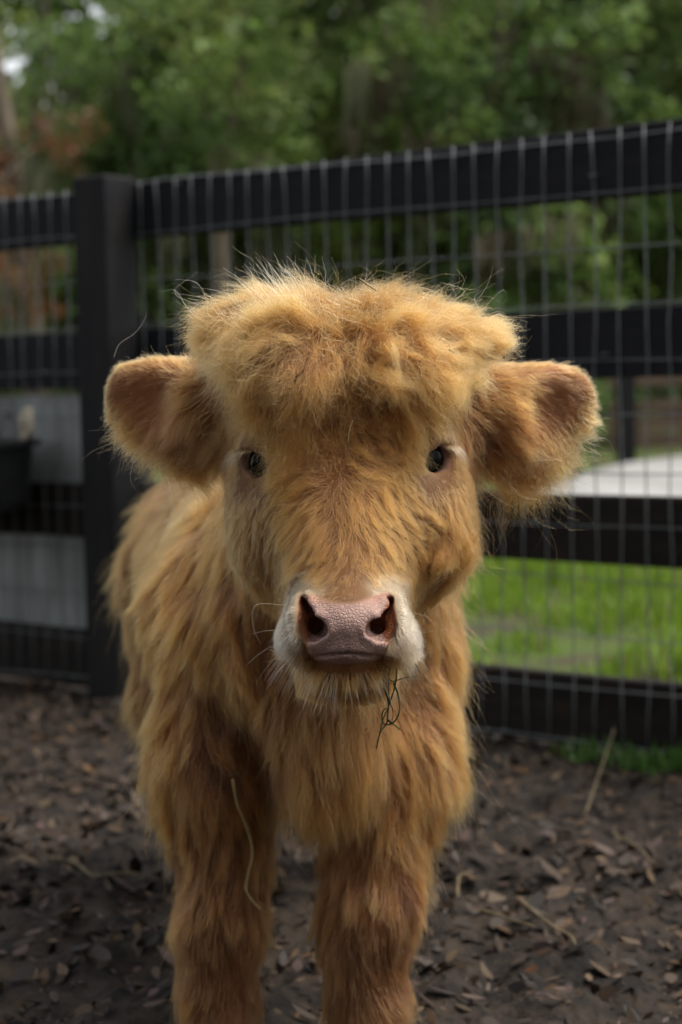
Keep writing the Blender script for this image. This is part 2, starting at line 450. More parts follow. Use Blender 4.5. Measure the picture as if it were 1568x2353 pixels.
RAILS = [(1.018, 1.142), (0.692, 0.820), (0.350, 0.478), (0.004, 0.138)]
for q, (z0, z1) in enumerate(RAILS):
    mt = M_PAINT if q < 2 else M_PAINT_WORN
    board(-2.42, -0.003, z0 - 0.004, z1 - 0.006, seed=q, mat=mt); board(0.003, 2.40, z0, z1, seed=10 + q, mat=mt)
for q, px in enumerate((0.0, 2.40, -2.42)):
    mb = MB(); mb.box((px - 0.047, -0.098, -0.25), (px + 0.047, -0.004, 1.150 if q == 0 else 1.155), 0.004); mb.build('post', M_POST, fence)
    mb2 = MB()
    for z0, z1 in RAILS:
        for dx in (-0.022, 0.022):
            mb2.tube([(px + dx, 0.028, (z0 + z1) / 2), (px + dx, 0.0315, (z0 + z1) / 2)], 0.005, 8)
    mb2.build('nail_heads', M_WIRE, fence)['kind'] = 'stuff'


for q, (x, z) in enumerate([(0.17, 1.128), (0.52, 1.030), (0.93, 1.128), (1.18, 1.060), (0.30, 0.735), (0.78, 0.740), (1.20, 0.735), (0.62, 0.425), (1.05, 0.425), (0.40, 0.120), (0.98, 0.018), (-0.15, 1.03), (-0.25, 0.73)]):
    mb = MB(); mb.tube(spline([(x - 0.007, 0.008, z), (x - 0.006, -0.006, z), (x + 0.006, -0.006, z), (x + 0.007, 0.008, z)], 10), 0.0016, 6)
    mb.build('staple', M_WIRE, fence, True)


def wave(seed, amp, m, L):
    r = np.random.default_rng(seed); t = np.linspace(0, 1, m)
    return sum(amp / (k + 1) * r.normal() * np.sin(2 * PI * (k + 1) * t * L + r.uniform(0, 6.28)) for k in range(3))


WR = 0.0015
hz = [1.130 - 0.1016 * i for i in range(12)]
for q, z in enumerate(hz):
    for xa, xb in ((-2.40, -0.046), (0.046, 2.36)):
        m = 26; t = np.linspace(0, 1, m)
        P = np.c_[xa + (xb - xa) * t, -0.0002 + 0 * t, z + wave(100 + q + (50 if xa < 0 else 0), 0.0032 if q else 0.006, m, 1.6)]
        mb = MB(); mb.tube(P, WR * (1.3 if q in (0, 11) else 1), 6); mb.build('wire', M_WIRE, fence, True)
vx = [0.064 + 0.0508 * i for i in range(46)] + [-0.064 - 0.0508 * i for i in range(46)]
vme = []
for q in range(6):
    m = 20; t = np.linspace(0, 1, m)
    P = np.c_[wave(300 + q, 0.0028, m, 2.0), -0.0040 + 0 * t, 0.018 + 1.122 * t]
    mb = MB(); mb.tube(P, WR, 6); vme.append(mb.mesh('wire', True)); vme[-1].materials.append(M_WIRE)
for q, x in enumerate(vx):
    o = link('wire', vme[(q * 5 + q // 7) % 6], parent=fence); o.location = (x + random.gauss(0, 0.0012), 0, 0)


def flocal(x, y, z):
    return FO + x * FD + y * FN + np.array([0, 0, z])


# zinc sheet fixed behind the rails, left
sh = empty('metal_sheet', flocal(-0.66, 0.034, 0.115), -FA)
tag(sh, 'dull grey metal sheet fixed behind the fence rails left of the post', 'metal sheet')
V, F = [], []
nx, nz = 24, 10
for k in range(2):
    for i in range(nx + 1):
        for j in range(nz + 1):
            xx = -1.2 + (1.2 + 0.70) * i / nx; zz = 0.56 * j / nz
            V.append((xx, 0.004 + 0.003 * math.sin(7 * xx + 3 * zz) + 0.0015 * math.sin(23 * zz) + 0.0012 * k, zz))
o_ = (nx + 1) * (nz + 1)
for i in range(nx):
    for j in range(nz):
        a = i * (nz + 1) + j; F += [(a, a + nz + 1, a + nz + 2, a + 1), (o_ + a, o_ + a + 1, o_ + a + nz + 2, o_ + a + nz + 1)]
mb = MB(); mb.add(V, F); mb.build('sheet_panel', M_SHEET, sh, True)

# black feeding trough hooked on the fence, left
tr = empty('feed_trough', flocal(-0.258, -0.03, 0.41), -FA)
tag(tr, 'black plastic feeding trough hung on the fence at the left edge', 'trough')
mb = MB(); rings = [((-0.60, -0.025, -0.225, -0.01), 0.0), ((-0.625, 0.0, -0.25, 0.0), 0.03), ((-0.64, 0.012, -0.275, 0.004), 0.160)]
V, F = [], []
def rring(x0, x1, y0, y1, z, r=0.035):
    out = []
    for cx, cy, a0 in ((x1 - r, y1 - r, 0), (x0 + r, y1 - r, 90), (x0 + r, y0 + r, 180), (x1 - r, y0 + r, 270)):
        for k in range(4):
            a = math.radians(a0 + 30 * k); out.append((cx + r * math.cos(a), cy + r * math.sin(a), z))
    return out
prof = [((-0.60, -0.03, -0.22, -0.02), 0.0), ((-0.62, -0.01, -0.245, -0.006), 0.02), ((-0.645, 0.012, -0.28, 0.0), 0.150), ((-0.660, 0.024, -0.295, 0.012), 0.152), ((-0.660, 0.024, -0.295, 0.012), 0.165),
        ((-0.638, 0.004, -0.272, -0.006), 0.165), ((-0.612, -0.018, -0.238, -0.014), 0.02), ((-0.60, -0.03, -0.22, -0.02), 0.008)]
for b, z in prof: V += rring(*b, z)
for k in range(len(prof) - 1):
    for j in range(16): F.append((16 * k + j, 16 * k + (j + 1) % 16, 16 * k + 16 + (j + 1) % 16, 16 * k + 16 + j))
F.append(tuple(range(15, -1, -1))); F.append(tuple(16 * (len(prof) - 1) + j for j in range(16)))
mb = MB(); mb.add(V, F); mb.build('basin', M_PLASTIC, tr)
for x in (-0.12, -0.5):
    mb = MB(); mb.tube(spline([(x, -0.012, 0.158), (x, -0.002, 0.215), (x, 0.02, 0.225), (x, 0.035, 0.215)], 10), 0.006, 6); mb.build('hook', M_WIRE, tr, True)

# rope knotted on the mesh above the trough
rp = W(72, 968, 4.03)
mb = MB(); a = np.linspace(0, 2 * PI * 1.05, 26)
mb.tube(np.c_[0.015 * np.sin(a), -0.012 + 0.004 * np.cos(2 * a), -0.005 + 0.032 * np.cos(a)], 0.0065, 7)
mb.tube(np.c_[0.006 + 0.010 * np.sin(a), -0.022 + 0.003 * np.sin(2 * a), -0.014 + 0.022 * np.cos(a)], 0.006, 7)
mb.tube(spline([(-0.008, -0.018, -0.03), (-0.016, -0.02, -0.055), (-0.012, -0.018, -0.085)], 8), 0.006, 7)
o = mb.build('rope_loop', M_ROPE, smooth=True); o.location = Vector(rp); o.rotation_euler = (0, 0, -FA)
tag(o, 'small cream rope loop knotted to the mesh above the black trough', 'rope')


# ------------------------------------------------------------------ beyond the lawn: fence of brown boards, posts
def far(u, v_base):
    d = FWD + (u - 784.0) / FPX * RGT + (1176.5 - v_base) / FPX * UPV
    return CAM + d * (-CAM[2] / d[2])


p0 = far(1400, 1040)
bf = empty('board_barrier', (p0[0], p0[1], 0), math.radians(-6))
tag(bf, 'low brown board barrier at the far side of the lawn, right', 'fence')
for q, (z0, z1) in enumerate([(0.04, 0.17), (0.19, 0.32), (0.34, 0.46), (0.58, 0.72)]):
    board(0.0, 4.2, z0, z1, -0.03, 0.0, 60 + q, bf, 'board', M_BOARD)
for x in (0.1, 2.1, 4.1):
    mb = MB(); mb.box((x - 0.05, 0.002, -0.2), (x + 0.05, 0.10, 0.80), 0.005); mb.build('post', M_BOARD, bf)
q = far(1440, 1078)
mb = MB(); mb.box((-0.065, -0.065, -0.3), (0.065, 0.065, 1.02), 0.008); o = mb.build('gate_post', M_POST); o.location = Vector(q)
tag(o, 'thick dark square post standing behind the pale path', 'post')
q = far(1325, 1126)
mb = MB(); mb.tube([(0, 0, -0.3), (0, 0, 0.95)], 0.022, 10); mb.tube([(0, 0, 0.95), (0, 0, 0.97)], [0.026, 0.020], 10)
o = mb.build('pipe_post', M_POST, smooth=True); o.location = Vector(q)
tag(o, 'thin dark pipe post at the near end of the pale path', 'post')

# ------------------------------------------------------------------ trees
def leaves_mesh(name, C, S, cols, flat=0.0):
    """one small bent diamond of two triangles per leaf"""
    n = len(C)
    d = nrm(RNG.normal(0, 1, (n, 3))); d[:, 2] -= flat; d = nrm(d)
    u = nrm(np.cross(d, RNG.normal(0, 1, (n, 3))))
    a = C - d * S[:, None] * 0.5; b = C + d * S[:, None] * 0.5
    e = C + u * S[:, None] * 0.27; g = C - u * S[:, None] * 0.27 + np.cross(d, u) * S[:, None] * 0.10
    V = np.stack([a, e, b, g], 1).reshape(-1, 3)
    F = (np.arange(n)[:, None] * 4 + np.array([[0, 1, 2, 3]]))
    return mesh_np(name, V, F, np.repeat(cols, 4, 0))


def clumps(centers, rads, per, size, pal, jit=0.35):
    C, S, K = [], [], []
    for c, r in zip(centers, rads):
        n = max(8, int(per * r ** 2))
        d = nrm(RNG.normal(0, 1, (n, 3))) * (RNG.random((n, 1)) ** 0.45) * r * np.array([1.15, 1.0, 0.85])
        C.append(c + d); S.append(size * RNG.uniform(0.6, 1.4, n))
        base = pal[RNG.integers(0, len(pal))]
        K.append(base * RNG.uniform(1 - jit, 1 + jit, (n, 1)) * (1 + RNG.normal(0, 0.06, (n, 3))))
    return np.concatenate(C), np.concatenate(S), np.clip(np.concatenate(K), 0.004, 1)


PG = np.array([[0.070, 0.100, 0.030], [0.052, 0.078, 0.026], [0.090, 0.115, 0.040], [0.105, 0.120, 0.050], [0.040, 0.062, 0.020]]) * np.array([1.86, 1.94, 1.34])
PY = np.array([[0.080, 0.135, 0.022], [0.060, 0.105, 0.018], [0.10, 0.15, 0.03]])
PO = np.array([[0.20, 0.085, 0.036], [0.14, 0.070, 0.034], [0.070, 0.085, 0.026], [0.22, 0.11, 0.050]])
PD = np.array([[0.026, 0.046, 0.012], [0.036, 0.060, 0.014], [0.020, 0.034, 0.012], [0.055, 0.085, 0.018]]) * 2.2
PM = np.array([[0.20, 0.205, 0.125], [0.16, 0.175, 0.10], [0.22, 0.21, 0.14]])


def moss_mesh(C, Ln, pal=None):
    """hanging strands: each anchor carries a bunch of thin ragged strips"""
    Vs, Fs, Ks = [], [], []; b = 0
    for c, L in zip(C, Ln):
        k = 16
        off = RNG.normal(0, 1, (k, 3)) * np.array([0.09, 0.09, 0.05]); l = L * RNG.uniform(0.4, 1.0, k); a = RNG.uniform(0, PI, k)
        wv = np.c_[np.cos(a), np.sin(a), 0 * a] * RNG.uniform(0.012, 0.03, (k, 1))
        kc = (PM if pal is None else pal)[RNG.integers(0, 3)] * RNG.uniform(0.7, 1.2)
        t = np.linspace(0, 1, 5)
        for i in range(k):
            sw = np.c_[np.sin(5 * t + a[i]) * 0.04 * t, np.cos(4 * t + a[i]) * 0.04 * t, -t * l[i]]
            ctr = c + off[i] + sw; wd = wv[i][None] * (1 - 0.85 * t)[:, None]
            V = np.stack([ctr - wd, ctr + wd], 1).reshape(-1, 3)
            Vs.append(V); Fs.append(b + np.array([[2 * j, 2 * j + 1, 2 * j + 3, 2 * j + 2] for j in range(4)])); Ks.append(np.repeat(kc[None], 10, 0)); b += 10
    return mesh_np('moss', np.concatenate(Vs), np.concatenate(Fs), np.concatenate(Ks))


def tree(name, u, Y, h, r0, lean, label, pal, crowns, per=900, size=0.10, bark=M_BARK, moss=0, group=None, limbs=6, seed=0, cat='tree', mpal=None):
    """crowns: list of (du_m, dy_m, z, radius) clump masses in metres from the foot"""
    R = random.Random(seed)
    f = W(u, 870, Y); root = empty(name, (f[0], f[1], 0.0))
    tag(root, label, cat, group)
    mb = MB(); m = 9; t = np.linspace(0, 1, m)
    P = np.c_[lean * t ** 1.2 * h + 0.12 * np.sin(4 * t + seed), 0.15 * np.sin(3 * t + 2 * seed), -0.2 + (h + 0.2) * t]
    mb.tube(P, r0 * (1 - 0.7 * t) * (1 + 0.5 * np.exp(-t * 14)), 10); mb.build('trunk', bark, root, True)
    cen = []
    for (cx, cy, cz, cr) in crowns:
        j = min(m - 1, max(1, int((cz * 0.7 / h) * (m - 1))))
        a = P[j]; c = np.array([cx, cy, cz]); md = (a + c) / 2 + np.array([R.gauss(0, .15), R.gauss(0, .15), 0.25])
        lb = MB(); lb.tube(spline([a, md, c], 9), np.linspace(r0 * 0.38, 0.015, 9), 7); lb.build('limb', bark, root, True)
        k = int(10 + 8 * cr)
        cen += [(c + RNG.normal(0, 1, 3) * cr * np.array([0.55, 0.5, 0.42]), cr * R.uniform(0.28, 0.55)) for _ in range(k)]
    C, S, K = clumps([c for c, _ in cen], [r for _, r in cen], per, size, pal)
    link('crown', leaves_mesh('crown', C, S, K, 0.2), M_LEAF, root)
    if moss:
        ii = RNG.integers(0, len(cen), moss)
        MC = np.array([cen[i][0] + RNG.normal(0, 1, 3) * cen[i][1] * np.array([0.7, 0.7, 0.3]) for i in ii])
        link('moss', moss_mesh(MC, RNG.uniform(0.35, 1.1, moss), mpal), M_LEAF, root)['kind'] = 'stuff'
    return root


# far wood closing the view; it thins out towards the upper left where the sky shows
N = 95000
x = RNG.uniform(-11, 11, N); y = RNG.uniform(26, 31, N); z = RNG.random(N) ** 0.85 * 10.5
uv, _ = project(np.c_[x, y, z])
g = np.exp(-(((uv[:, 0] - 225) / 62) ** 2 + ((uv[:, 1] - 40) / 62) ** 2)) + np.exp(-(((uv[:, 0] - 15) / 55) ** 2 + ((uv[:, 1] - 130) / 95) ** 2))
k = RNG.random(N) > 1.08 * g
x, y, z = x[k], y[k], z[k]; n = len(x)
nz_ = fbm(np.c_[x, y, z], 0.55, 3, 71)[:, None]
kc = 1.35 * (PD[RNG.integers(0, 4, n)] * (1 - nz_) + PG[RNG.integers(0, 5, n)] * nz_) * RNG.uniform(0.7, 1.3, (n, 1))
tag(link('far_woods', leaves_mesh('far_woods', np.c_[x, y, z], RNG.uniform(0.16, 0.36, n), kc), M_LEAF), 'dense dark green woods closing the view behind the trees', 'woods', kind='stuff')

TG = 'trees beyond the lawn'
tree('leafy_tree', 300, 20.0, 6.5, 0.07, 0.02, 'bright green leafy tree left of centre above the fence post', PY,
     [(-0.9, 0, 2.4, .9), (0.4, .3, 3.3, .9), (0.9, 0, 4.6, 0.7), (0.6, -.5, 1.7, .8), (-0.4, -.5, 1.0, .8), (0, -.6, 3.0, .9), (0, -.5, 2.0, .8)], 1300, 0.10, seed=2, moss=10, group=TG)
tree('oak_tree', 560, 19.0, 7.5, 0.08, -0.02, 'broad oak hung with grey moss in the middle of the view', PG * np.array([.78, .86, .9]),
     [(-0.9, 0, 3.0, 1.0), (0.5, .3, 3.7, 1.1), (0.1, 0, 5.0, 1.2), (-0.2, 0, 2.0, .9), (1.1, 0, 2.6, .9), (0.9, 0, 4.9, .9), (0, -.7, 3.4, 1.), (0.3, -.6, 2.3, .9), (-.3, -.3, 4.4, .8)], 1100, 0.10, bark=M_BARKP, seed=3, moss=46, group=TG)
tree('oak_tree', 840, 18.0, 7.5, 0.08, 0.02, 'light green oak with long moss curtains right of the middle', PG * 1.12,
     [(-0.5, 0, 2.8, 1.0), (0.5, .3, 3.5, 1.0), (0.0, 0, 4.6, 1.1), (-0.2, -.5, 2.0, .8), (0.8, 0, 4.6, .9), (0, -.7, 3.3, 1.), (.7, -.4, 2.2, .8)], 1100, 0.10, seed=4, moss=70, group=TG)
tree('mossy_tree', 1120, 17.0, 7.0, 0.075, 0.015, 'dark trunked tree with brown hanging moss, its limb arching right', PD * 1.2,
     [(-0.3, 0.5, 2.6, .9), (1.6, 1.0, 2.5, .9), (0.9, 0.6, 5.0, .9), (0.2, -.4, 1.8, .9), (0.6, 0.8, 3.6, .7), (.2, -.5, 2.7, .7), (-.5, -.4, 3.4, .7), (.3, -.6, 3.9, .8), (.9, -.5, 3.2, .7)], 800, 0.10, seed=5, moss=90, group=TG, mpal=np.array([[0.13, 0.10, 0.065], [0.10, 0.08, 0.05], [0.15, 0.125, 0.08]]))
tree('oak_tree', 1420, 18.5, 7.0, 0.09, 0.03, 'deep green tree with pale moss at the right edge', PG * 0.85,
     [(-0.8, 0.2, 2.5, .9), (0.5, .3, 3.2, 1.0), (0.0, 0, 4.4, 1.0), (0.9, 0, 2.2, .8), (-0.6, .3, 3.9, .8), (0, -.6, 2.9, .9), (.1, -.5, 1.9, .8), (-1.0, 0, 1.8, .8)], 1000, 0.10, seed=6, moss=30, group=TG)
tree('rusty_tree', 60, 16.4, 6.5, 0.12, -0.06, 'rust brown and green tree at the left edge behind the fence', PO,
     [(-0.35, -.3, 2.3, .6), (0.2, -.2, 2.9, .4), (-0.1, -.3, 1.6, .5), (-0.8, .2, 2.9, .6)], 1100, 0.09, bark=M_BARKP, seed=7, moss=6, group=TG)
tree('leafy_tree', -160, 21.0, 7.5, 0.14, 0.02, 'green tree just beyond the left edge of the view', PG,
     [(-0.6, 0, 3.0, 1.0), (0.3, .3, 4.2, .9), (-0.4, 0, 5.4, 1.0), (0.2, 0, 1.6, .9)], 900, 0.11, seed=8, moss=12, group=TG)
tree('oak_tree', 1760, 17.5, 7.0, 0.15, -0.02, 'green oak just beyond the right edge of the view', PG,
     [(-0.4, 0, 2.6, 1.0), (0.6, .3, 3.6, 1.0), (0.0, 0, 4.8, 1.0), (0.2, 0, 1.6, .9)], 900, 0.11, seed=9, moss=24, group=TG)
tree('slim_tree', 524, 16.0, 4.6, 0.10, 0.03, 'slim tan trunked tree seen between the top two rails', PG,
     [(0.2, -.6, 3.0, .6), (-.1, -.6, 3.6, .7), (.2, -.4, 4.3, .7)], 1000, 0.09, bark=M_BARKP, seed=10, group=TG)

tree('oak_tree', 430, 18.2, 6.8, 0.06, 0.02, 'mid green oak above the fence right of the near post', PG * np.array([.74, .84, .9]),
     [(-0.6, -.3, 2.2, .9), (0.4, -.4, 3.0, .9), (0.2, -.3, 4.0, .9), (-.4, -.3, 3.4, .6), (.5, -.2, 1.6, .7)], 1100, 0.10, seed=12, moss=26, group=TG)
tree('oak_tree', 1240, 19.5, 7.2, 0.07, -0.02, 'dull green oak with sparse moss behind the arching limb', PG * 0.8,
     [(-0.6, -.3, 2.2, .9), (0.5, -.4, 3.0, 1.), (0.0, -.3, 4.2, 1.), (-.7, -.3, 3.6, .9), (.6, -.2, 1.7, .8), (.8, 0, 4.4, .9)], 1000, 0.10, seed=13, moss=40, group=TG)
tree('leafy_tree', 140, 19.5, 6.0, 0.06, 0.02, 'bright leafy tree between the rust brown tree and the near post', PY * .9,
     [(-0.1, -.3, 1.8, .8), (0.4, -.4, 2.7, .7)], 1200, 0.10, seed=14, moss=6, group=TG)
# unseen tree added behind the camera to shade the near half of the pen
tree('added_shade_tree', 784, -5.0, 9.0, 0.30, 0.0, 'broad leafy tree added out of view behind the viewer for its shade', PG * 0.6,
     [(-3.2, .5, 2.6, 1.5), (-1.0, 1.0, 3.4, 1.6), (1.4, .8, 3.2, 1.6), (3.4, .2, 2.8, 1.5), (-2.4, 1.6, 5.2, 1.7), (0, 2.2, 5.6, 1.8), (2.6, 1.4, 5.2, 1.7), (-1, .5, 7.2, 1.8), (1.5, .8, 7.4, 1.8), (-.4, .3, 1.8, 1.2), (1.8, -.2, 1.7, 1.2), (-2.2, -.2, 1.6, 1.2)], 420, 0.16, seed=15)
# understorey shrubs
SG = 'shrubs under the trees'
for q, (u, Y, rr, hh, pal, lab) in enumerate([
        (110, 16.5, 0.9, 1.2, PY, 'bright green shrub behind the fence at the left edge'),
        (400, 16.8, 0.9, 1.3, PY * 0.9, 'green shrub behind the fence right of the near post'),
        (660, 17.5, 0.8, 1.2, PD * 1.2, 'dark shrub behind the head of the calf'),
        (830, 16.2, 0.6, 1.0, PY * 0.8, 'low green shrub showing above the right of the forelock'),
        (1010, 16.4, 0.9, 1.3, PD * 1.3, 'dark green shrub behind mesh right of the calf'),
        (1220, 16.0, 0.9, 1.25, PD * 1.3, 'second dark shrub behind mesh further right'),
        (1480, 18.0, 1.1, 1.4, PD, 'dark shrub behind the brown board barrier')]):
    f = W(u, 870, Y); root = empty('shrub', (f[0], f[1], 0)); tag(root, lab, 'shrub', SG)
    mb = MB()
    for k in range(5):
        a = RNG.uniform(0, 6.28); e_ = np.array([math.cos(a) * rr * .5, math.sin(a) * rr * .4, hh * .8])
        mb.tube(spline([(0, 0, -.1), e_ * np.array([.4, .4, .5]), e_], 6), np.linspace(.02, .006, 6), 5)
    mb.build('stems', M_BARK, root, True)
    cen = [np.array([RNG.normal(0, .5) * rr, RNG.normal(0, .4) * rr, RNG.uniform(.1, 1) * hh]) for _ in range(16)]
    C, S, K = clumps(cen, RNG.uniform(.2, .42, 16), 1100, .085, pal)
    link('foliage', leaves_mesh('foliage', C, S, K, .1), M_LEAF, root)

# ------------------------------------------------------------------ the calf: one continuous body from a signed distance field
PR = []


def ell(c, r, k=0.03, R=None, op='u', rough=1.0):
    PR.append(('e', np.asarray(c, float), np.asarray(r, float), None if R is None else np.asarray(R, float), k, op))


def cone(a, b, ra, rb, k=0.03, op='u'):
    PR.append(('c', np.asarray(a, float), np.asarray(b, float), ra, rb, k, op))


CX = 797
# trunk
cone((-0.035, 1.95, 0.455), (-0.145, 2.42, 0.445), 0.155, 0.145, 0.05)
ell((-0.150, 2.46, 0.43), (0.135, 0.14, 0.15), 0.05)
cone(W(790, 1120, 1.76), W(715, 1430, 1.84), 0.095, 0.135, 0.05)          # neck
ell(W(765, 1590, 1.765), (0.062, 0.085, 0.130), 0.03)                        # chest
cone(W(490, 1400, 1.88), W(505, 1720, 1.81), 0.070, 0.060, 0.03)                        # shoulders
cone(W(900, 1450, 1.86), W(895, 1740, 1.80), 0.062, 0.058, 0.03)
ell(W(765, 1715, 1.735), (0.052, 0.055, 0.060), 0.03)                        # brisket
# front legs
GRZ = 0.0
cone(W(505, 1720, 1.81), W(506, 2080, 1.765), 0.060, 0.038, 0.03)
cone(W(506, 2080, 1.765), W(502, 2130, 1.76), 0.038, 0.038, 0.02)
l1 = W(502, 2130, 1.76); l2 = np.array([l1[0] - 0.002, l1[1], 0.075]); l3 = np.array([l1[0] - 0.002, l1[1] - 0.02, 0.03])
cone(l1, l2, 0.0375, 0.0350, 0.02); cone(l2, l3, 0.035, 0.033, 0.02)
cone(W(890, 1740, 1.80), W(846, 2080, 1.745), 0.060, 0.043, 0.03)
m1 = W(842, 2130, 1.74); m2 = np.array([m1[0] + 0.0, m1[1], 0.075]); m3 = np.array([m1[0] + 0.0, m1[1] - 0.02, 0.03])
cone(W(846, 2080, 1.745), m1, 0.043, 0.042, 0.02)
cone(m1, m2, 0.041, 0.0370, 0.02); cone(m2, m3, 0.036, 0.034, 0.02)
# hind legs
HL = []
for hx in (-0.225, 0.01):
    cone((hx, 2.42, 0.40), (hx - 0.005, 2.36, 0.27), 0.085, 0.055, 0.04)
    cone((hx - 0.005, 2.36, 0.27), (hx, 2.50, 0.165), 0.050, 0.030, 0.03)
    cone((hx, 2.50, 0.165), (hx, 2.45, 0.06), 0.029, 0.028, 0.02)
    cone((hx, 2.45, 0.06), (hx, 2.43, 0.03), 0.030, 0.031, 0.02); HL.append(np.array([hx, 2.43, 0.0]))
cone((-0.155, 2.59, 0.50), (-0.158, 2.64, 0.24), 0.022, 0.012, 0.02)       # tail
# head
ell(W(CX, 970, 1.62), (0.102, 0.095, 0.092), 0.03)
cone(W(CX, 1090, 1.595), W(CX, 1385, 1.478), 0.084, 0.048, 0.03)
ell(W(650, 1200, 1.60), (0.050, 0.075, 0.068), 0.04)
ell(W(955, 1195, 1.60), (0.052, 0.075, 0.068), 0.04)
cone(W(CX, 1300, 1.61), W(CX, 1480, 1.485), 0.072, 0.042, 0.03)
# woolly mass of the poll
ell(W(600, 798, 1.61), (0.050, 0.048, 0.028), 0.03)
ell(W(1003, 800, 1.61), (0.050, 0.048, 0.028), 0.03)
ell(W(790, 815, 1.61), (0.085, 0.058, 0.030), 0.05)
ell(W(700, 778, 1.62), (0.060, 0.045, 0.024), 0.04)
ell(W(735, 850, 1.562), (0.036, 0.022, 0.030), 0.03)
ell(W(865, 852, 1.562), (0.036, 0.022, 0.030), 0.03)
ell(W(800, 890, 1.505), (0.012, 0.016, 0.026), 0.012, None, 's')
ell(W(690, 872, 1.59), (0.045, 0.045, 0.050), 0.04)
ell(W(908, 872, 1.59), (0.045, 0.045, 0.050), 0.04)
# ears: a flattened cup on a short stalk
EARS = []
for sg, base, tip, yb, yt in ((-1, (545, 975), (250, 893), 1.655, 1.665), (1, (1060, 985), (1362, 905), 1.655, 1.665)):
    a, b = W(*base, yb), W(*tip, yt); e1 = nrm(b - a); nn = nrm(np.array([0.18 * sg, -1.0, -0.12])); nn = nrm(nn - e1 * (nn @ e1)); e3 = np.cross(e1, nn)
    e3 = e3 if e3[2] > 0 else -e3
    c = a + (b - a) * 0.58; hl = np.linalg.norm(b - a) * 0.435; R = np.stack([e1, nn, e3])
    cone(a - e1 * 0.02, a + (b - a) * 0.35, 0.036, 0.034, 0.03)
    ell(a + (b - a) * 0.34, (hl * 0.80, 0.022, 0.0500), 0.02, R)
    ell(a + (b - a) * 0.64, (hl * 0.66, 0.018, 0.0400), 0.02, R)
    ell(a + (b - a) * 0.86, (hl * 0.34, 0.014, 0.0250), 0.02, R)
    ell(a + (b - a) * 0.70 + nn * (0.0225 if sg < 0 else 0.0250) + e3 * 0.003, (hl * 0.52, 0.013, 0.0240), 0.018, R, 's')
    EARS.append((c, e1, nn, e3, hl))
# muzzle
ell(W(CX, 1430, 1.462), (0.0500, 0.058, 0.0335), 0.016)
ell(W(CX - 106, 1464, 1.455), (0.0195, 0.034, 0.0185), 0.014); ell(W(CX + 108, 1464, 1.455), (0.0195, 0.034, 0.0185), 0.014)
ell(W(CX, 1432, 1.432), (0.036, 0.034, 0.026), 0.012)
ell(W(CX, 1484, 1.430), (0.0285, 0.030, 0.011), 0.010)
ell(W(CX, 1531, 1.458), (0.033, 0.040, 0.0125), 0.005)                       # lower lip
ell(W(CX, 1542, 1.500), (0.038, 0.050, 0.020), 0.02)                        # chin
# eye sockets
EYES = []
for sg, (eu, ev) in ((-1, (622, 1063)), (1, (969, 1055))):
    c = W(eu, ev, 1.570); ax = nrm(np.array([0.50 * sg, -0.86, -0.04])); sd = nrm(np.cross(ax, [0, 0, 1.0])) * sg; up = np.cross(ax, sd); up = up if up[2] > 0 else -up
    ell(c + ax * 0.002 + up * 0.004, (0.0265, 0.023, 0.026), 0.014)
    R = np.stack([nrm(sd + up * -0.50), ax, nrm(up + sd * 0.50)])
    ell(c + ax * 0.020, (0.0205, 0.016, 0.0108), 0.004, R, 's')
    EYES.append((c, ax, sd, up))


def grade(segs):
    out = [segs[0][0]]
    for a, b, st in segs:
        n = max(1, int(round((b - a) / st))); out += list(a + (b - a) * np.arange(1, n + 1) / n)
    return np.array(out)


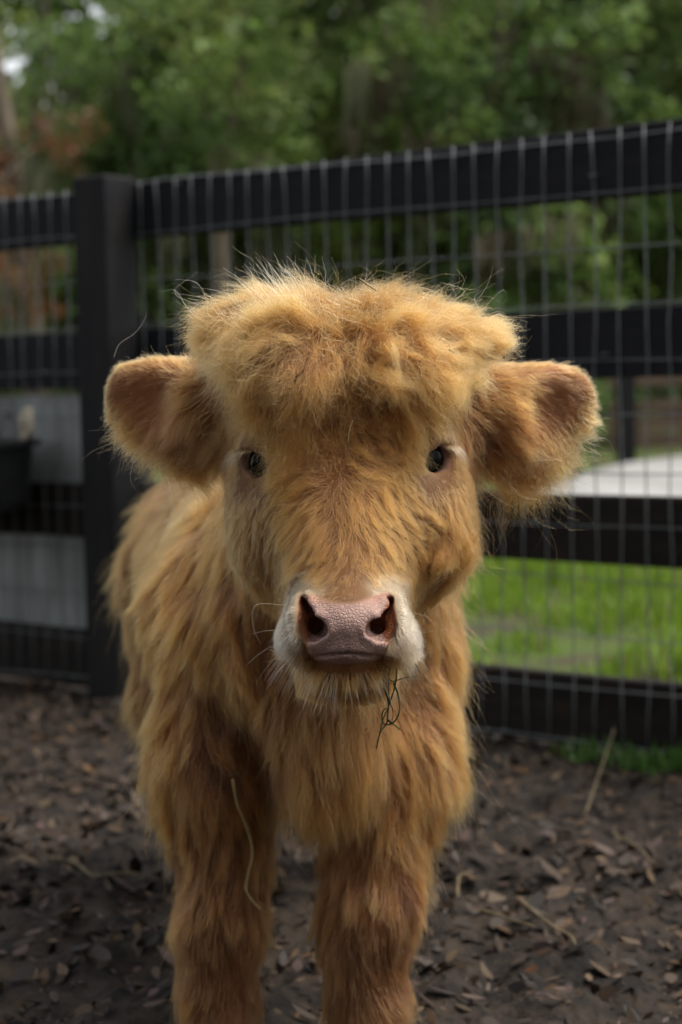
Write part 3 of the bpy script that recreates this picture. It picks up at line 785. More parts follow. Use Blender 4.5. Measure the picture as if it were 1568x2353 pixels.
xs = grade([(-0.40, -0.26, 0.010), (-0.26, -0.062, 0.0045), (-0.062, 0.072, 0.0018), (0.072, 0.26, 0.0045), (0.26, 0.32, 0.010)])
ys = grade([(1.36, 1.385, 0.006), (1.385, 1.47, 0.0018), (1.47, 1.74, 0.0045), (1.74, 2.72, 0.009)])
zs = grade([(-0.02, 0.36, 0.008), (0.36, 0.432, 0.004), (0.432, 0.535, 0.0018), (0.535, 0.80, 0.0042), (0.80, 0.84, 0.01)])
FLD = np.full((len(xs), len(ys), len(zs)), 1.0, dtype=np.float32)
def run(prims):
  for p in prims:
    if p[0] == 'e':
        _, c, r, R, k, op = p; rad = r.max(); lo, hi = c - rad, c + rad
    else:
        _, a, b, ra, rb, k, op = p; rr = max(ra, rb); lo, hi = np.minimum(a, b) - rr, np.maximum(a, b) + rr
    pad = 2 * k + 0.03 if op == 'u' else 2 * k + 0.01
    i0, i1 = np.searchsorted(xs, lo[0] - pad), np.searchsorted(xs, hi[0] + pad)
    j0, j1 = np.searchsorted(ys, lo[1] - pad), np.searchsorted(ys, hi[1] + pad)
    k0, k1 = np.searchsorted(zs, lo[2] - pad), np.searchsorted(zs, hi[2] + pad)
    if min(i1 - i0, j1 - j0, k1 - k0) <= 0: continue
    X, Y, Z = xs[i0:i1, None, None], ys[None, j0:j1, None], zs[None, None, k0:k1]
    if p[0] == 'e':
        x, y, z = X - c[0], Y - c[1], Z - c[2]
        if R is not None:
            x, y, z = R[0, 0] * x + R[0, 1] * y + R[0, 2] * z, R[1, 0] * x + R[1, 1] * y + R[1, 2] * z, R[2, 0] * x + R[2, 1] * y + R[2, 2] * z
        a0 = np.sqrt((x / r[0]) ** 2 + (y / r[1]) ** 2 + (z / r[2]) ** 2) + 1e-6
        a1 = np.sqrt((x / r[0] ** 2) ** 2 + (y / r[1] ** 2) ** 2 + (z / r[2] ** 2) ** 2) + 1e-6
        d = a0 * (a0 - 1) / a1
    else:
        ab = b - a; h = ((X - a[0]) * ab[0] + (Y - a[1]) * ab[1] + (Z - a[2]) * ab[2]) / (ab @ ab); h = np.clip(h, 0, 1)
        d = np.sqrt((X - a[0] - h * ab[0]) ** 2 + (Y - a[1] - h * ab[1]) ** 2 + (Z - a[2] - h * ab[2]) ** 2) - (ra + (rb - ra) * h)
    d = d.astype(np.float32); S = FLD[i0:i1, j0:j1, k0:k1]
    if op == 'u':
        h = np.maximum(k - np.abs(S - d), 0) / k; FLD[i0:i1, j0:j1, k0:k1] = np.minimum(S, d) - h * h * k * 0.25
    else:
        h = np.maximum(k - np.abs(S + d), 0) / k; FLD[i0:i1, j0:j1, k0:k1] = np.maximum(S, -d) + h * h * k * 0.25


run(PR)


def front(u, v):
    for Y in np.arange(1.37, 1.62, 0.0006):
        p = W(u, v, Y); q = [min(len(g) - 1, max(0, int(np.searchsorted(g, c)))) for g, c in zip((xs, ys, zs), p)]
        if FLD[q[0], q[1], q[2]] < 0: return Y
    return 1.45


PR.clear()
for m in (-1, 1):                                                            # folds and rims about the nostrils
    mx = lambda u: CX + m * (CX - u)
    def pt(u, v, dy): return W(mx(u), v, front(mx(u), v) + dy)
    for q0, q1, r0, r1 in (((707, 1370), (714, 1392), .0040, .0046), ((714, 1392), (736, 1420), .0046, .0042), ((736, 1420), (757, 1446), .0042, .0036)):
        cone(pt(*q0, 0.0020), pt(*q1, 0.0020), r0, r1, 0.005)                # inner fold
    cone(pt(754, 1458, .004), pt(724, 1474, .004), .0040, .0068, 0.006)       # pad below the nostril
    for q0, q1 in (((684, 1378), (677, 1415)), ((677, 1415), (686, 1458))):
        cone(pt(*q0, .003), pt(*q1, .003), .0040, .0045, 0.006)              # outer rim
run(PR); PR.clear()
for m in (-1, 1):                                                            # nostrils: a slanted pocket under the fold of the wing
    mx = lambda u: CX + m * (CX - u)
    def pt(u, v, dy): return W(mx(u), v, front(mx(u), v) + dy)
    T = (696, 1374)
    for B_, dp in (((697, 1450), 0.004), ((709, 1460), 0.009), ((724, 1460), 0.020), ((741, 1450), 0.036)):
        for f in (0.0, 0.2, 0.4, 0.6, 0.8, 1.0):
            cone(pt(T[0] + 2, T[1] + 6, dp * f * 0.75), pt(*B_, dp * f), 0.0026, 0.0056, 0.002, 's')
    cone(pt(732, 1445, 0.0), pt(724, 1438, 0.050), 0.0066, 0.0075, 0.004, 's')
mp_ = [(706, 1514), (730, 1509), (764, 1503), (797, 1500), (830, 1503), (864, 1509), (888, 1513)]
fy = [front(*p) for p in mp_]
for off in (-0.003, 0.001, 0.005, 0.009):
    for a, c, ya, yc in zip(mp_[:-1], mp_[1:], fy[:-1], fy[1:]): cone(W(*a, ya + off), W(*c, yc + off), 0.0017, 0.0017, 0.0015, 's')
cone(W(CX, 1466, front(CX, 1466) - .001), W(CX, 1498, front(CX, 1498) - .001), 0.0010, 0.0018, 0.003, 's')     # philtrum
run(PR)


def surface_nets(Fv, xs, ys, zs):
    nx, ny, nz = Fv.shape; ins = Fv < 0
    cnt = np.zeros((nx - 1, ny - 1, nz - 1), np.int8)
    for a in (0, 1):
        for b in (0, 1):
            for c in (0, 1): cnt += ins[a:nx - 1 + a, b:ny - 1 + b, c:nz - 1 + c]
    I, J, K = np.nonzero((cnt > 0) & (cnt < 8)); n = len(I)
    vid = np.full(cnt.shape, -1, np.int32); vid[I, J, K] = np.arange(n)
    acc = np.zeros((n, 3)); num = np.zeros(n)
    G = (xs, ys, zs)
    corners = [(a, b, c) for a in (0, 1) for b in (0, 1) for c in (0, 1)]
    for p in corners:
        for ax in range(3):
            if p[ax]: continue
            q = list(p); q[ax] = 1
            f0 = Fv[I + p[0], J + p[1], K + p[2]]; f1 = Fv[I + q[0], J + q[1], K + q[2]]
            cr = (f0 < 0) != (f1 < 0)
            t = np.where(cr, f0 / np.where(cr, f0 - f1, 1), 0)
            P0 = np.stack([xs[I + p[0]], ys[J + p[1]], zs[K + p[2]]], -1); P1 = np.stack([xs[I + q[0]], ys[J + q[1]], zs[K + q[2]]], -1)
            acc += np.where(cr[:, None], P0 + (P1 - P0) * t[:, None], 0); num += cr
    V = acc / num[:, None]
    faces = []
    for ax in range(3):
        sl0 = [slice(None)] * 3; sl1 = [slice(None)] * 3; sl0[ax] = slice(0, -1); sl1[ax] = slice(1, None)
        A, B = ins[tuple(sl0)], ins[tuple(sl1)]
        e = np.argwhere(A != B); e = e[(e[:, (ax + 1) % 3] > 0) & (e[:, (ax + 2) % 3] > 0)]
        lim = np.array(cnt.shape); e = e[(e < lim).all(1)]
        o1 = np.zeros(3, int); o1[(ax + 1) % 3] = 1; o2 = np.zeros(3, int); o2[(ax + 2) % 3] = 1
        q = [e - o1 - o2, e - o2, e, e - o1]
        ids = np.stack([vid[t[:, 0], t[:, 1], t[:, 2]] for t in q], -1)
        flip = ~A[e[:, 0], e[:, 1], e[:, 2]]
        ids[flip] = ids[flip][:, ::-1]
        faces.append(ids[(ids >= 0).all(1)])
    return V, np.concatenate(faces)


BV, BF = surface_nets(FLD, xs, ys, zs)
for _ in range(2):                                                        # light smoothing
    s_ = np.zeros_like(BV); c_ = np.zeros(len(BV))
    for a in range(4):
        np.add.at(s_, BF[:, a], BV[BF[:, (a + 1) % 4]]); np.add.at(c_, BF[:, a], 1)
        np.add.at(s_, BF[:, a], BV[BF[:, (a - 1) % 4]]); np.add.at(c_, BF[:, a], 1)
    BV = BV * 0.6 + 0.4 * s_ / c_[:, None]
def vert_normals():
    fn = np.cross(BV[BF[:, 2]] - BV[BF[:, 0]], BV[BF[:, 3]] - BV[BF[:, 1]]) * 0.5
    N_ = np.zeros_like(BV)
    for a in range(4): np.add.at(N_, BF[:, a], fn)
    return nrm(N_)


# the coat lies in tufts: uneven body under the fur
_n = vert_normals(); _uv, _ = project(BV)
_poll = np.clip((930 - _uv[:, 1]) / 90, 0, 1) * (np.abs(_uv[:, 0] - 800) < 370) * (BV[:, 1] < 1.72) * (np.abs(_uv[:, 0] - 800) < np.where(_uv[:, 1] > 800, 270, 400))
_body = np.clip((BV[:, 1] - 1.66) / 0.05, 0, 1) * (BV[:, 2] < 0.62) * np.clip((BV[:, 2] - 0.05) / 0.1, 0, 1)
_st = BV * np.array([1, 1, 0.45])
BV = BV + _n * (_poll * 0.036 * (fbm(BV, 30, 3, 201) - 0.5) + _body * (0.034 * (fbm(_st, 24, 3, 203) - 0.5)))[:, None]
fn = np.cross(BV[BF[:, 2]] - BV[BF[:, 0]], BV[BF[:, 3]] - BV[BF[:, 1]]) * 0.5
BN = np.zeros_like(BV)
for a in range(4): np.add.at(BN, BF[:, a], fn)
BN = nrm(BN)

# ------------------------------------------------------------------ hair anchors: where, which way, how long
UVB, ZB = project(BV)
FACING = np.einsum('ij,ij->i', BN, nrm(CAM - BV)) > 0.05
_fi = np.nonzero(FACING)[0]


def surf(u, v):
    d = np.hypot(UVB[_fi, 0] - u, UVB[_fi, 1] - v)
    j = np.nonzero(d < 12)[0]
    if len(j): return _fi[j[np.argmin(ZB[_fi[j]])]]
    return _fi[np.argmin(d)]


HG = ((0.090, 0.027, 0.0038), (0.325, 0.134, 0.0235))       # golden: root, tip
HP = ((0.135, 0.050, 0.0095), (0.425, 0.212, 0.056))        # pale
HW = ((0.33, 0.25, 0.16), (0.50, 0.415, 0.30))           # whitish
HO = ((0.060, 0.017, 0.0027), (0.225, 0.083, 0.0150))       # orange brown, made darker to stand in for shade low on the legs
HR = ((0.19, 0.066, 0.025), (0.38, 0.150, 0.058))       # inside the ears
HK = ((0.098, 0.036, 0.008), (0.31, 0.148, 0.040))       # greyish tan
HE = ((0.20, 0.105, 0.050), (0.34, 0.195, 0.090))           # about the eyes
# u, v, du, dv, length cm, lift, frizz, colour
AN = [
    (800, 762, 0.0, -1, 3.0, .5, 1.0, HP), (730, 760, -.5, -.8, 3.6, .5, 1.0, HP), (880, 762, .5, -.7, 3.4, .45, 1.0, HP), (630, 768, -.9, -.2, 4.0, .4, .8, HP), (960, 768, .9, -.2, 3.6, .4, .8, HP),
    (520, 745, -1, .1, 3.2, .4, .7, HP), (495, 785, -1, .2, 2.6, .4, .6, HP), (540, 850, -.6, .7, 1.6, .3, .4, HK), (540, 905, -.6, .6, 1.6, .3, .4, HK), (1060, 860, .6, .7, 1.6, .3, .4, HG), (1055, 915, .6, .6, 1.6, .3, .4, HG), (1080, 750, 1, .0, 3.0, .4, .7, HP), (1105, 790, 1, .2, 2.6, .4, .6, HP),
    (560, 770, -.8, .7, 4.5, .35, .7, HP), (620, 790, -.6, .8, 5.2, .35, .9, HG), (700, 790, -.35, 1, 5.0, .4, 1., HG), (760, 800, .1, 1, 4.2, .4, 1.1, HG), (830, 805, .2, 1, 4.2, .4, 1.1, HG), (900, 800, .7, .7, 5.0, .4, 1., HG), (990, 790, 1, .4, 4.6, .35, .8, HG), (1060, 810, 1, .5, 3.8, .3, .6, HP),
    (640, 870, -.5, .8, 5.0, .35, 1., HG), (720, 880, -.3, 1, 4.6, .35, 1., HG), (800, 880, 0, 1, 1.8, .2, .5, HG), (880, 880, .3, 1, 4.6, .35, 1., HG), (960, 880, .8, .6, 4.8, .35, .9, HG),
    (640, 950, -.8, .5, 3.6, .42, 1., HG), (720, 950, -.8, .45, 3.6, .42, 1., HG), (800, 960, .05, 1, 1.8, .2, .6, HG), (880, 950, .8, .45, 3.6, .42, 1., HG), (970, 950, .8, .6, 3.4, .38, .9, HG),
    (640, 1020, -.9, .45, 3.4, .42, .9, HG), (720, 1030, -.8, .5, 3.4, .40, .9, HG), (800, 1040, 0, 1, 2.4, .25, .7, HG), (880, 1030, .7, .6, 3.2, .38, .85, HG), (950, 1030, .8, .5, 2.0, .25, .5, HG),
    (660, 1090, -.8, .6, 2.6, .35, .7, HG), (730, 1110, -.6, .8, 2.6, .3, .6, HG), (800, 1120, 0, 1, 2.4, .3, .5, HG), (870, 1110, .5, .8, 2.4, .3, .5, HG), (940, 1110, .6, .8, 1.8, .25, .4, HG),
    (680, 1180, -.6, .8, 2.3, .25, .35, HG), (740, 1200, -.4, .9, 2.2, .22, .3, HG), (800, 1220, 0, 1, 2.1, .2, .3, HG), (860, 1200, .4, .9, 2.1, .22, .3, HG), (920, 1190, .6, .8, 2.0, .22, .3, HG),
    (690, 1260, -.7, .7, 1.9, .2, .25, HG), (745, 1290, -.5, .85, 1.8, .18, .2, HG), (800, 1310, 0, 1, 1.6, .15, .2, HG), (855, 1290, .5, .85, 1.8, .18, .2, HG), (910, 1260, .7, .7, 1.9, .2, .25, HG),
    (570, 960, -.5, .6, 1.6, .3, .4, HK), (560, 1010, -.7, .5, .7, .3, .2, HP), (600, 1020, -.2, 1, .6, .2, .2, HK), (1020, 975, .5, .7, 1.4, .3, .3, HP), (1030, 1020, .6, .5, .6, .3, .2, HP), (975, 1020, .2, 1, .8, .2, .2, HP),
    (600, 1105, -.1, 1, .6, .15, .1, HE), (590, 1085, -.1, 1, .4, .15, .1, HE), (985, 1100, .1, 1, .6, .15, .1, HE), (1000, 1080, .1, 1, .4, .15, .1, HE), (555, 1015, -.5, .5, .5, .2, .1, HE), (1035, 1005, .5, .5, .5, .2, .1, HE), (560, 1100, -.3, 1, 1.0, .25, .2, HK), (600, 1145, -.2, 1, 1.2, .2, .25, HK), (560, 1135, -.3, 1, 1.3, .25, .25, HK), (635, 1120, -.4, .9, 1.6, .25, .3, HG), (1000, 1135, .3, 1, 1.2, .2, .25, HG), (960, 1110, .4, .9, 1.4, .25, .3, HG), (545, 1060, -.5, .8, 1.2, .3, .3, HK), (1045, 1050, .5, .8, 1.2, .3, .3, HG), (1030, 1100, .4, .9, 1.2, .25, .2, HG),
    (600, 1180, -.2, 1, 1.5, .2, .25, HK), (545, 1180, -.5, .9, 1.8, .3, .3, HK), (560, 1270, -.4, .9, 2.2, .3, .3, HK), (620, 1260, -.4, .9, 1.6, .2, .25, HK), (600, 1350, -.3, 1, 2.4, .3, .3, HG), (650, 1310, -.7, .7, 1.3, .2, .2, HK),
    (990, 1170, .5, .85, 1.7, .25, .3, HG), (1050, 1160, .7, .6, 2.6, .4, .4, HG), (1055, 1220, .8, .5, 3.0, .45, .5, HG), (1050, 1290, .7, .7, 3.2, .4, .5, HG), (970, 1260, .6, .8, 1.7, .25, .3, HG), (960, 1310, .8, .6, 1.4, .25, .3, HG), (1000, 1370, .4, .9, 2.4, .3, .4, HG),
    # muzzle
    (655, 1425, -.8, .35, .55, .35, .15, HW), (668, 1360, -.8, -.2, .5, .35, .15, HW), (700, 1340, -.4, -.6, .45, .3, .15, HW), (797, 1345, .0, .8, .6, .25, .15, HK), (895, 1340, .4, -.6, .45, .3, .15, HW), (930, 1360, .8, -.1, .5, .35, .15, HW), (943, 1425, .8, .35, .55, .35, .15, HW),
    (650, 1480, -.7, .6, .9, .4, .2, HW), (690, 1505, -.5, .9, 1.0, .4, .2, HK), (945, 1480, .7, .6, .9, .4, .2, HW), (905, 1505, .5, .9, 1.0, .4, .2, HK), (797, 1540, 0, 1, 1.6, .35, .3, HG), (740, 1538, -.3, 1, 1.7, .4, .3, HG), (860, 1538, .3, 1, 1.5, .4, .3, HG), (797, 1560, 0, 1, 1.8, .35, .3, HG), (670, 1530, -.4, .9, 2.0, .4, .3, HK), (925, 1530, .4, .9, 1.6, .4, .3, HK), (690, 1560, -.4, .9, 2.0, .4, .3, HG), (900, 1560, .4, .9, 1.8, .4, .3, HG),
    # ears
    (290, 890, -.8, .2, .6, .25, .2, HR), (330, 930, -.8, .4, 2.4, .25, .2, HR), (350, 880, -.8, .1, 2.2, .25, .2, HR), (400, 900, -.85, .35, 2.0, .3, .4, HK), (400, 960, -.75, .55, 2.6, .3, .4, HR), (450, 960, -.8, .5, 3.2, .35, .5, HK), (490, 1000, -.6, .7, 3.4, .35, .5, HK), (480, 900, -.7, .4, 3.0, .35, .5, HK),
    (370, 822, -.7, -.7, 1.5, .45, .4, HP), (290, 842, -.8, -.6, 1.2, .4, .4, HP), (438, 836, -.5, -.5, 1.5, .4, .4, HP), (243, 893, -1, .1, .7, .4, .4, HP), (265, 955, -.7, .8, 1.4, .4, .5, HP), (310, 1015, -.4, 1, 3.4, .4, .6, HP), (390, 1050, -.1, 1, 4.2, .35, .5, HG), (470, 1075, .0, 1, 4.2, .35, .4, HO),
    (1325, 905, .8, .3, .8, .25, .2, HR), (1270, 930, .8, .4, 2.4, .25, .3, HR), (1270, 870, .8, .1, 2.2, .25, .2, HR), (1205, 890, .85, .35, 2.0, .3, .4, HG), (1210, 960, .75, .55, 2.6, .3, .4, HO), (1160, 960, .8, .5, 3.2, .35, .5, HO), (1110, 1000, .6, .7, 3.4, .35, .5, HO), (1120, 900, .7, .4, 3.0, .35, .5, HG),
    (1230, 815, .6, -.6, 1.4, .45, .4, HP), (1315, 845, .8, -.4, 1.2, .4, .4, HP), (1165, 835, .5, -.4, 1.5, .4, .4, HP), (1367, 905, 1, .2, .8, .4, .5, HP), (1340, 960, .7, .8, 1.6, .4, .7, HP), (1285, 1015, .5, 1, 4.0, .4, .9, HP), (1210, 1055, .25, 1, 5.2, .35, .8, HG), (1130, 1085, .1, 1, 5.2, .35, .6, HO),
    # neck, body and legs
    (460, 1130, -.3, 1, 3.5, .3, .25, HP), (420, 1200, -.3, 1, 4.5, .25, .25, HG), (500, 1250, -.15, 1, 4.5, .2, .25, HG), (360, 1300, -.25, 1, 4.5, .28, .25, HG), (450, 1380, -.2, 1, 5.0, .2, .25, HG), (540, 1400, .05, 1, 5.0, .2, .25, HO), (380, 1500, -.15, 1, 4.6, .28, .25, HG), (500, 1550, .0, 1, 5.0, .2, .25, HG),
    (600, 1480, .1, 1, 5.0, .2, .2, HO), (380, 1650, -.1, 1, 4.2, .28, .25, HG), (480, 1720, .05, 1, 4.5, .22, .25, HO), (590, 1650, .1, 1, 5., .2, .25, HO), (680, 1620, -.05, 1, 5., .2, .2, HG), (760, 1640, .05, 1, 5.5, .22, .2, HG), (840, 1640, -.05, 1, 5., .2, .2, HG), (740, 1760, -.05, 1, 5., .25, .25, HG), (800, 1760, .05, 1, 4.5, .25, .25, HG),
    (940, 1480, .2, 1, 4.6, .25, .25, HG), (1020, 1480, .3, 1, 4.4, .3, .3, HG), (920, 1620, .1, 1, 4.6, .22, .25, HG), (1000, 1620, .3, 1, 4.6, .3, .3, HG), (1020, 1740, .35, 1, 4.2, .32, .3, HG), (920, 1760, .15, 1, 4.2, .25, .3, HG),
    (390, 1800, -.1, 1, 3.8, .3, .3, HG), (470, 1880, .1, 1, 3.5, .25, .3, HO), (560, 1880, .15, 1, 3.5, .25, .3, HO), (500, 2000, .0, 1, 2.8, .28, .3, HO), (440, 2000, -.15, 1, 2.6, .3, .3, HO), (560, 2000, .1, 1, 2.6, .3, .3, HO), (500, 2150, .0, 1, 1.8, .3, .3, HO), (500, 2300, -.05, 1, 2.2, .3, .3, HO), (440, 2250, -.2, 1, 2.2, .32, .3, HO),
    (870, 1880, -.15, 1, 3.5, .28, .3, HG), (960, 1880, .3, 1, 3.8, .32, .3, HG), (820, 1950, -.4, 1, 3.0, .3, .3, HO), (900, 1980, .1, 1, 3.0, .28, .3, HG), (940, 2020, .3, 1, 2.6, .3, .3, HO), (860, 2130, .0, 1, 1.5, .28, .3, HO), (860, 2260, .05, 1, 2.4, .28, .3, HO), (900, 2300, .15, 1, 2.2, .3, .3, HO),
    (310, 1200, -.3, 1, 4.0, .3, .25, HG), (300, 1350, -.15, 1, 4.5, .28, .3, HG), (320, 1480, -.05, 1, 4.5, .28, .3, HG),
]
AP, AD, AV = [], [], []
for (u, v, du, dv, L, li, fz, c) in AN:
    i = surf(u, v); AP.append(BV[i]); AD.append(nrm(du * RGT - dv * UPV)); AV.append((L * 0.01, li, fz) + c[0] + c[1])
for P, D, L, c in [((-0.05, 2.1, 0.61), (-.2, .8, -.1), 3.5, HP), ((-0.14, 2.45, 0.60), (-.1, .8, -.3), 3.5, HP), ((-0.30, 2.3, 0.45), (-.1, .2, -1), 4.5, HG), ((0.12, 2.1, 0.45), (.1, .2, -1), 4.5, HG), ((0.0, 2.4, 0.42), (.1, .2, -1), 4.5, HG),
                   ((-0.15, 2.60, 0.40), (0, .3, -1), 4, HG), ((-0.1, 2.2, 0.29), (0, .3, -1), 4, HG), ((-.22, 2.4, 0.1), (0, 0, -1), 2.0, HO), ((-.06, 2.4, 0.1), (0, 0, -1), 2.0, HO), ((-.15, 2.65, .25), (0, 0, -1), 5, HG),
                   ((0.0, 1.78, 0.82), (0, .6, .6), 4, HP), ((0.0, 1.78, 0.72), (0, .9, -.2), 4, HG), ((-.02, 1.9, .64), (0, .9, -.1), 4, HG), ((-.14, 1.8, .60), (-.4, .4, -.8), 4, HG), ((.15, 1.8, .60), (.4, .4, -.8), 4, HG),
                   ((-.18, 1.70, .66), (-.6, .6, -.3), 2, HP), ((.19, 1.70, .66), (.6, .6, -.3), 2, HP)]:
    AP.append(np.array(P)); AD.append(nrm(np.array(D))); AV.append((L * 0.01, .28, .3) + c[0] + c[1])
AP, AD, AV = np.array(AP), np.array(AD), np.array(AV)


def field(P):
    D_, V_ = np.empty((len(P), 3)), np.empty((len(P), AV.shape[1]))
    for s in range(0, len(P), 20000):
        d2 = ((P[s:s + 20000, None, :] - AP[None]) ** 2).sum(-1); wgt = 1.0 / (d2 + 0.00012) ** 2.6; wgt /= wgt.sum(1, keepdims=True)
        D_[s:s + 20000] = wgt @ AD; V_[s:s + 20000] = wgt @ AV
    return D_, V_


# bare skin: nose leather, nostrils, lips, eyelids
def skin_mask(P, uv, z):
    """1 on the hairless leather of the nose and lips, by place on the head"""
    c = W(CX, 1440, 1.42)
    x, zz = (P[:, 0] - c[0]) * 2800 / 1, (P[:, 2] - c[2]) * -2800      # roughly picture units about the nose centre
    hw = np.interp(zz, [-95, -76, -62, -20, 10, 24, 40, 60, 76, 92, 110], [20, 96, 108, 114, 110, 100, 92, 90, 78, 60, 20])
    a = np.clip((hw - np.abs(x)) / 10 + 0.5, 0, 1) * np.clip((zz + 64 - 8 * np.cos(x / 34)) / 12 + 0.5, 0, 1) * np.clip((86 - zz) / 8 + 0.5, 0, 1)
    inner = (np.abs(x) < 112) & (np.abs(zz) < 60) & (P[:, 1] < 1.475)
    return np.maximum(a * (P[:, 1] < 1.45), inner * (np.abs(zz + 10) < 50) * (P[:, 1] > 1.425))


SK = skin_mask(BV, UVB, ZB)
BD, BA = field(BV)
pink, brown, dark = np.array([0.36, 0.225, 0.188]), np.array([0.34, 0.125, 0.052]), np.array([0.09, 0.030, 0.018])
skin = (BA[:, 3:6] * 0.6 + BA[:, 6:9] * 0.2) * (0.8 + 0.4 * fbm(BV, 60, 3, 5)[:, None])
cn = W(CX, 1440, 1.42); xr = (BV[:, 0] - cn[0]) * 2800; zr = (BV[:, 2] - cn[2]) * -2800
fold = np.interp(zr, [-75, -50, -35, -12, 8, 17, 26, 60, 90], [108, 92, 84, 64, 46, 60, 90, 92, 80])
wing = np.clip((np.abs(xr) - fold) / 9 + 0.5, 0, 1)
topb = np.clip((-zr - 50) / 22, 0, 1)
nose = pink * (1 - wing[:, None]) + brown * wing[:, None]
nose = nose * (1 - 0.6 * topb[:, None]) + brown * 0.9 * (0.6 * topb[:, None])
nose = nose * (0.82 + 0.36 * fbm(BV, 120, 3, 9)[:, None])
skin = skin * (1 - SK[:, None]) + nose * SK[:, None]
for c, ax, sd, up in EYES:
    d = np.linalg.norm(BV - (c + ax * 0.012), axis=1); m = np.clip((0.0215 - d) / 0.004, 0, 1)[:, None]
    skin = skin * (1 - m) + np.array([0.24, 0.135, 0.10]) * m
    m = np.clip((0.0165 - d) / 0.003, 0, 1)[:, None]; skin = skin * (1 - m) + np.array([0.05, 0.028, 0.024]) * m
for c, e1, nn, e3, hl in EARS:
    q = BV - c; m = np.clip((q @ nn + 0.012) / 0.01, 0, 1) * np.clip(1.25 - np.abs(q @ e1) / hl, 0, 1) * (np.linalg.norm(q, axis=1) < 0.07)
    m = np.clip(m * 1.2, 0, 1)[:, None]; skin = skin * (1 - m) + np.array([0.30, 0.125, 0.060]) * m

M_SKIN, t_, b_ = material('calf_skin')
at = t_.nodes.new('ShaderNodeAttribute'); at.attribute_name = 'tint'; t_.links.new(at.outputs['Color'], b_.inputs['Base Color'])
b_.inputs['Roughness'].default_value = 0.7; b_.inputs['Specular IOR Level'].default_value = 0.25
calf = link('calf', mesh_np('calf', BV, BF, skin, True), M_SKIN)
tag(calf, 'shaggy golden tan highland calf facing the camera with fluffy ears', 'calf')

# nose leather: the bare skin lifted a hair's breadth, with its pebbled relief
M_NOSE, t_, b_ = material('nose_leather')
at = t_.nodes.new('ShaderNodeAttribute'); at.attribute_name = 'tint'
tc = t_.nodes.new('ShaderNodeTexCoord'); vo = t_.nodes.new('ShaderNodeTexVoronoi'); vo.inputs['Scale'].default_value = 330; vo.feature = 'DISTANCE_TO_EDGE'
ns = t_.nodes.new('ShaderNodeTexNoise'); ns.inputs['Scale'].default_value = 120
mxv = t_.nodes.new('ShaderNodeMix'); mxv.data_type = 'VECTOR'; mxv.inputs[0].default_value = 0.004
t_.links.new(tc.outputs['Object'], ns.inputs['Vector']); t_.links.new(tc.outputs['Object'], mxv.inputs[4]); t_.links.new(ns.outputs['Color'], mxv.inputs[5]); t_.links.new(mxv.outputs[1], vo.inputs['Vector'])
rp_ = t_.nodes.new('ShaderNodeValToRGB'); rp_.color_ramp.elements[0].position = 0.0; rp_.color_ramp.elements[1].position = 0.22
rp_.color_ramp.elements[0].color = (0.50, 0.46, 0.46, 1); rp_.color_ramp.elements[1].color = (1, 1, 1, 1)
t_.links.new(vo.outputs['Distance'], rp_.inputs[0])
mx = t_.nodes.new('ShaderNodeMix'); mx.data_type = 'RGBA'; mx.blend_type = 'MULTIPLY'; mx.inputs[0].default_value = 0.45
t_.links.new(at.outputs['Color'], mx.inputs[6]); t_.links.new(rp_.outputs[0], mx.inputs[7]); t_.links.new(mx.outputs[2], b_.inputs['Base Color'])
bp = t_.nodes.new('ShaderNodeBump'); bp.inputs['Strength'].default_value = 0.7; bp.inputs['Distance'].default_value = 0.0012
t_.links.new(rp_.outputs[0], bp.inputs['Height']); t_.links.new(bp.outputs[0], b_.inputs['Normal'])
b_.inputs['Roughness'].default_value = 0.55; b_.inputs['Specular IOR Level'].default_value = 0.30
b_.inputs['Subsurface Weight'].default_value = 0.15; b_.inputs['Subsurface Radius'].default_value = (1, .4, .25); b_.inputs['Subsurface Scale'].default_value = 0.003
sel = (SK[BF] > 0.5).all(1); ids = np.unique(BF[sel]); mp = np.full(len(BV), -1); mp[ids] = np.arange(len(ids))
link('nose', mesh_np('nose', BV[ids] + BN[ids] * 0.0004, mp[BF[sel]], nose[ids], True), M_NOSE, calf)

# eyes
M_EYE, t_, b_ = material('eye'); b_.inputs['Base Color'].default_value = (0.004, 0.0035, 0.004, 1); b_.inputs['Roughness'].default_value = 0.12; b_.inputs['Specular IOR Level'].default_value = 0.05
for c, ax, sd, up in EYES:
    mb = MB(); n = 20; V, F = [], []
    for i in range(1, 12):
        for j in range(n):
            a, b = PI * i / 12, 2 * PI * j / n; V.append(np.array([math.sin(a) * math.cos(b), math.sin(a) * math.sin(b), math.cos(a)]) * 0.0185)
    for i in range(10):
        for j in range(n): F.append((i * n + j, (i + 1) * n + j, (i + 1) * n + (j + 1) % n, i * n + (j + 1) % n))
    F.append(tuple(range(n))); F.append(tuple(10 * n + j for j in range(n - 1, -1, -1)))
    mb.add(V, F); o = mb.build('eye', M_EYE, calf, True); o.location = Vector(c + ax * 0.0035)
# hooves
M_HOOF = noise_mat('hoof', (0.03, 0.024, 0.02), (0.07, 0.055, 0.045), 60, 0.5)
for f in (l3, m3, HL[0], HL[1]):
    for s in (-1, 1):
        mb = MB(); V, F = [], []; n = 10
        for z, r, dy in ((-0.004, 0.021, -0.018), (0.012, 0.020, -0.012), (0.034, 0.016, 0.0), (0.040, 0.010, 0.002)):
            for j in range(n): V.append((s * 0.0185 + r * 0.85 * math.cos(2 * PI * j / n), dy + 1.25 * r * math.sin(2 * PI * j / n), z))
        for i in range(3):
            for j in range(n): F.append((i * n + j, i * n + (j + 1) % n, i * n + n + (j + 1) % n, i * n + n + j))
        F.append(tuple(range(n - 1, -1, -1))); F.append(tuple(3 * n + j for j in range(n)))
        mb.add(V, F); o = mb.build('hoof', M_HOOF, calf, True); o.location = (f[0], f[1] - 0.012, 0.0)


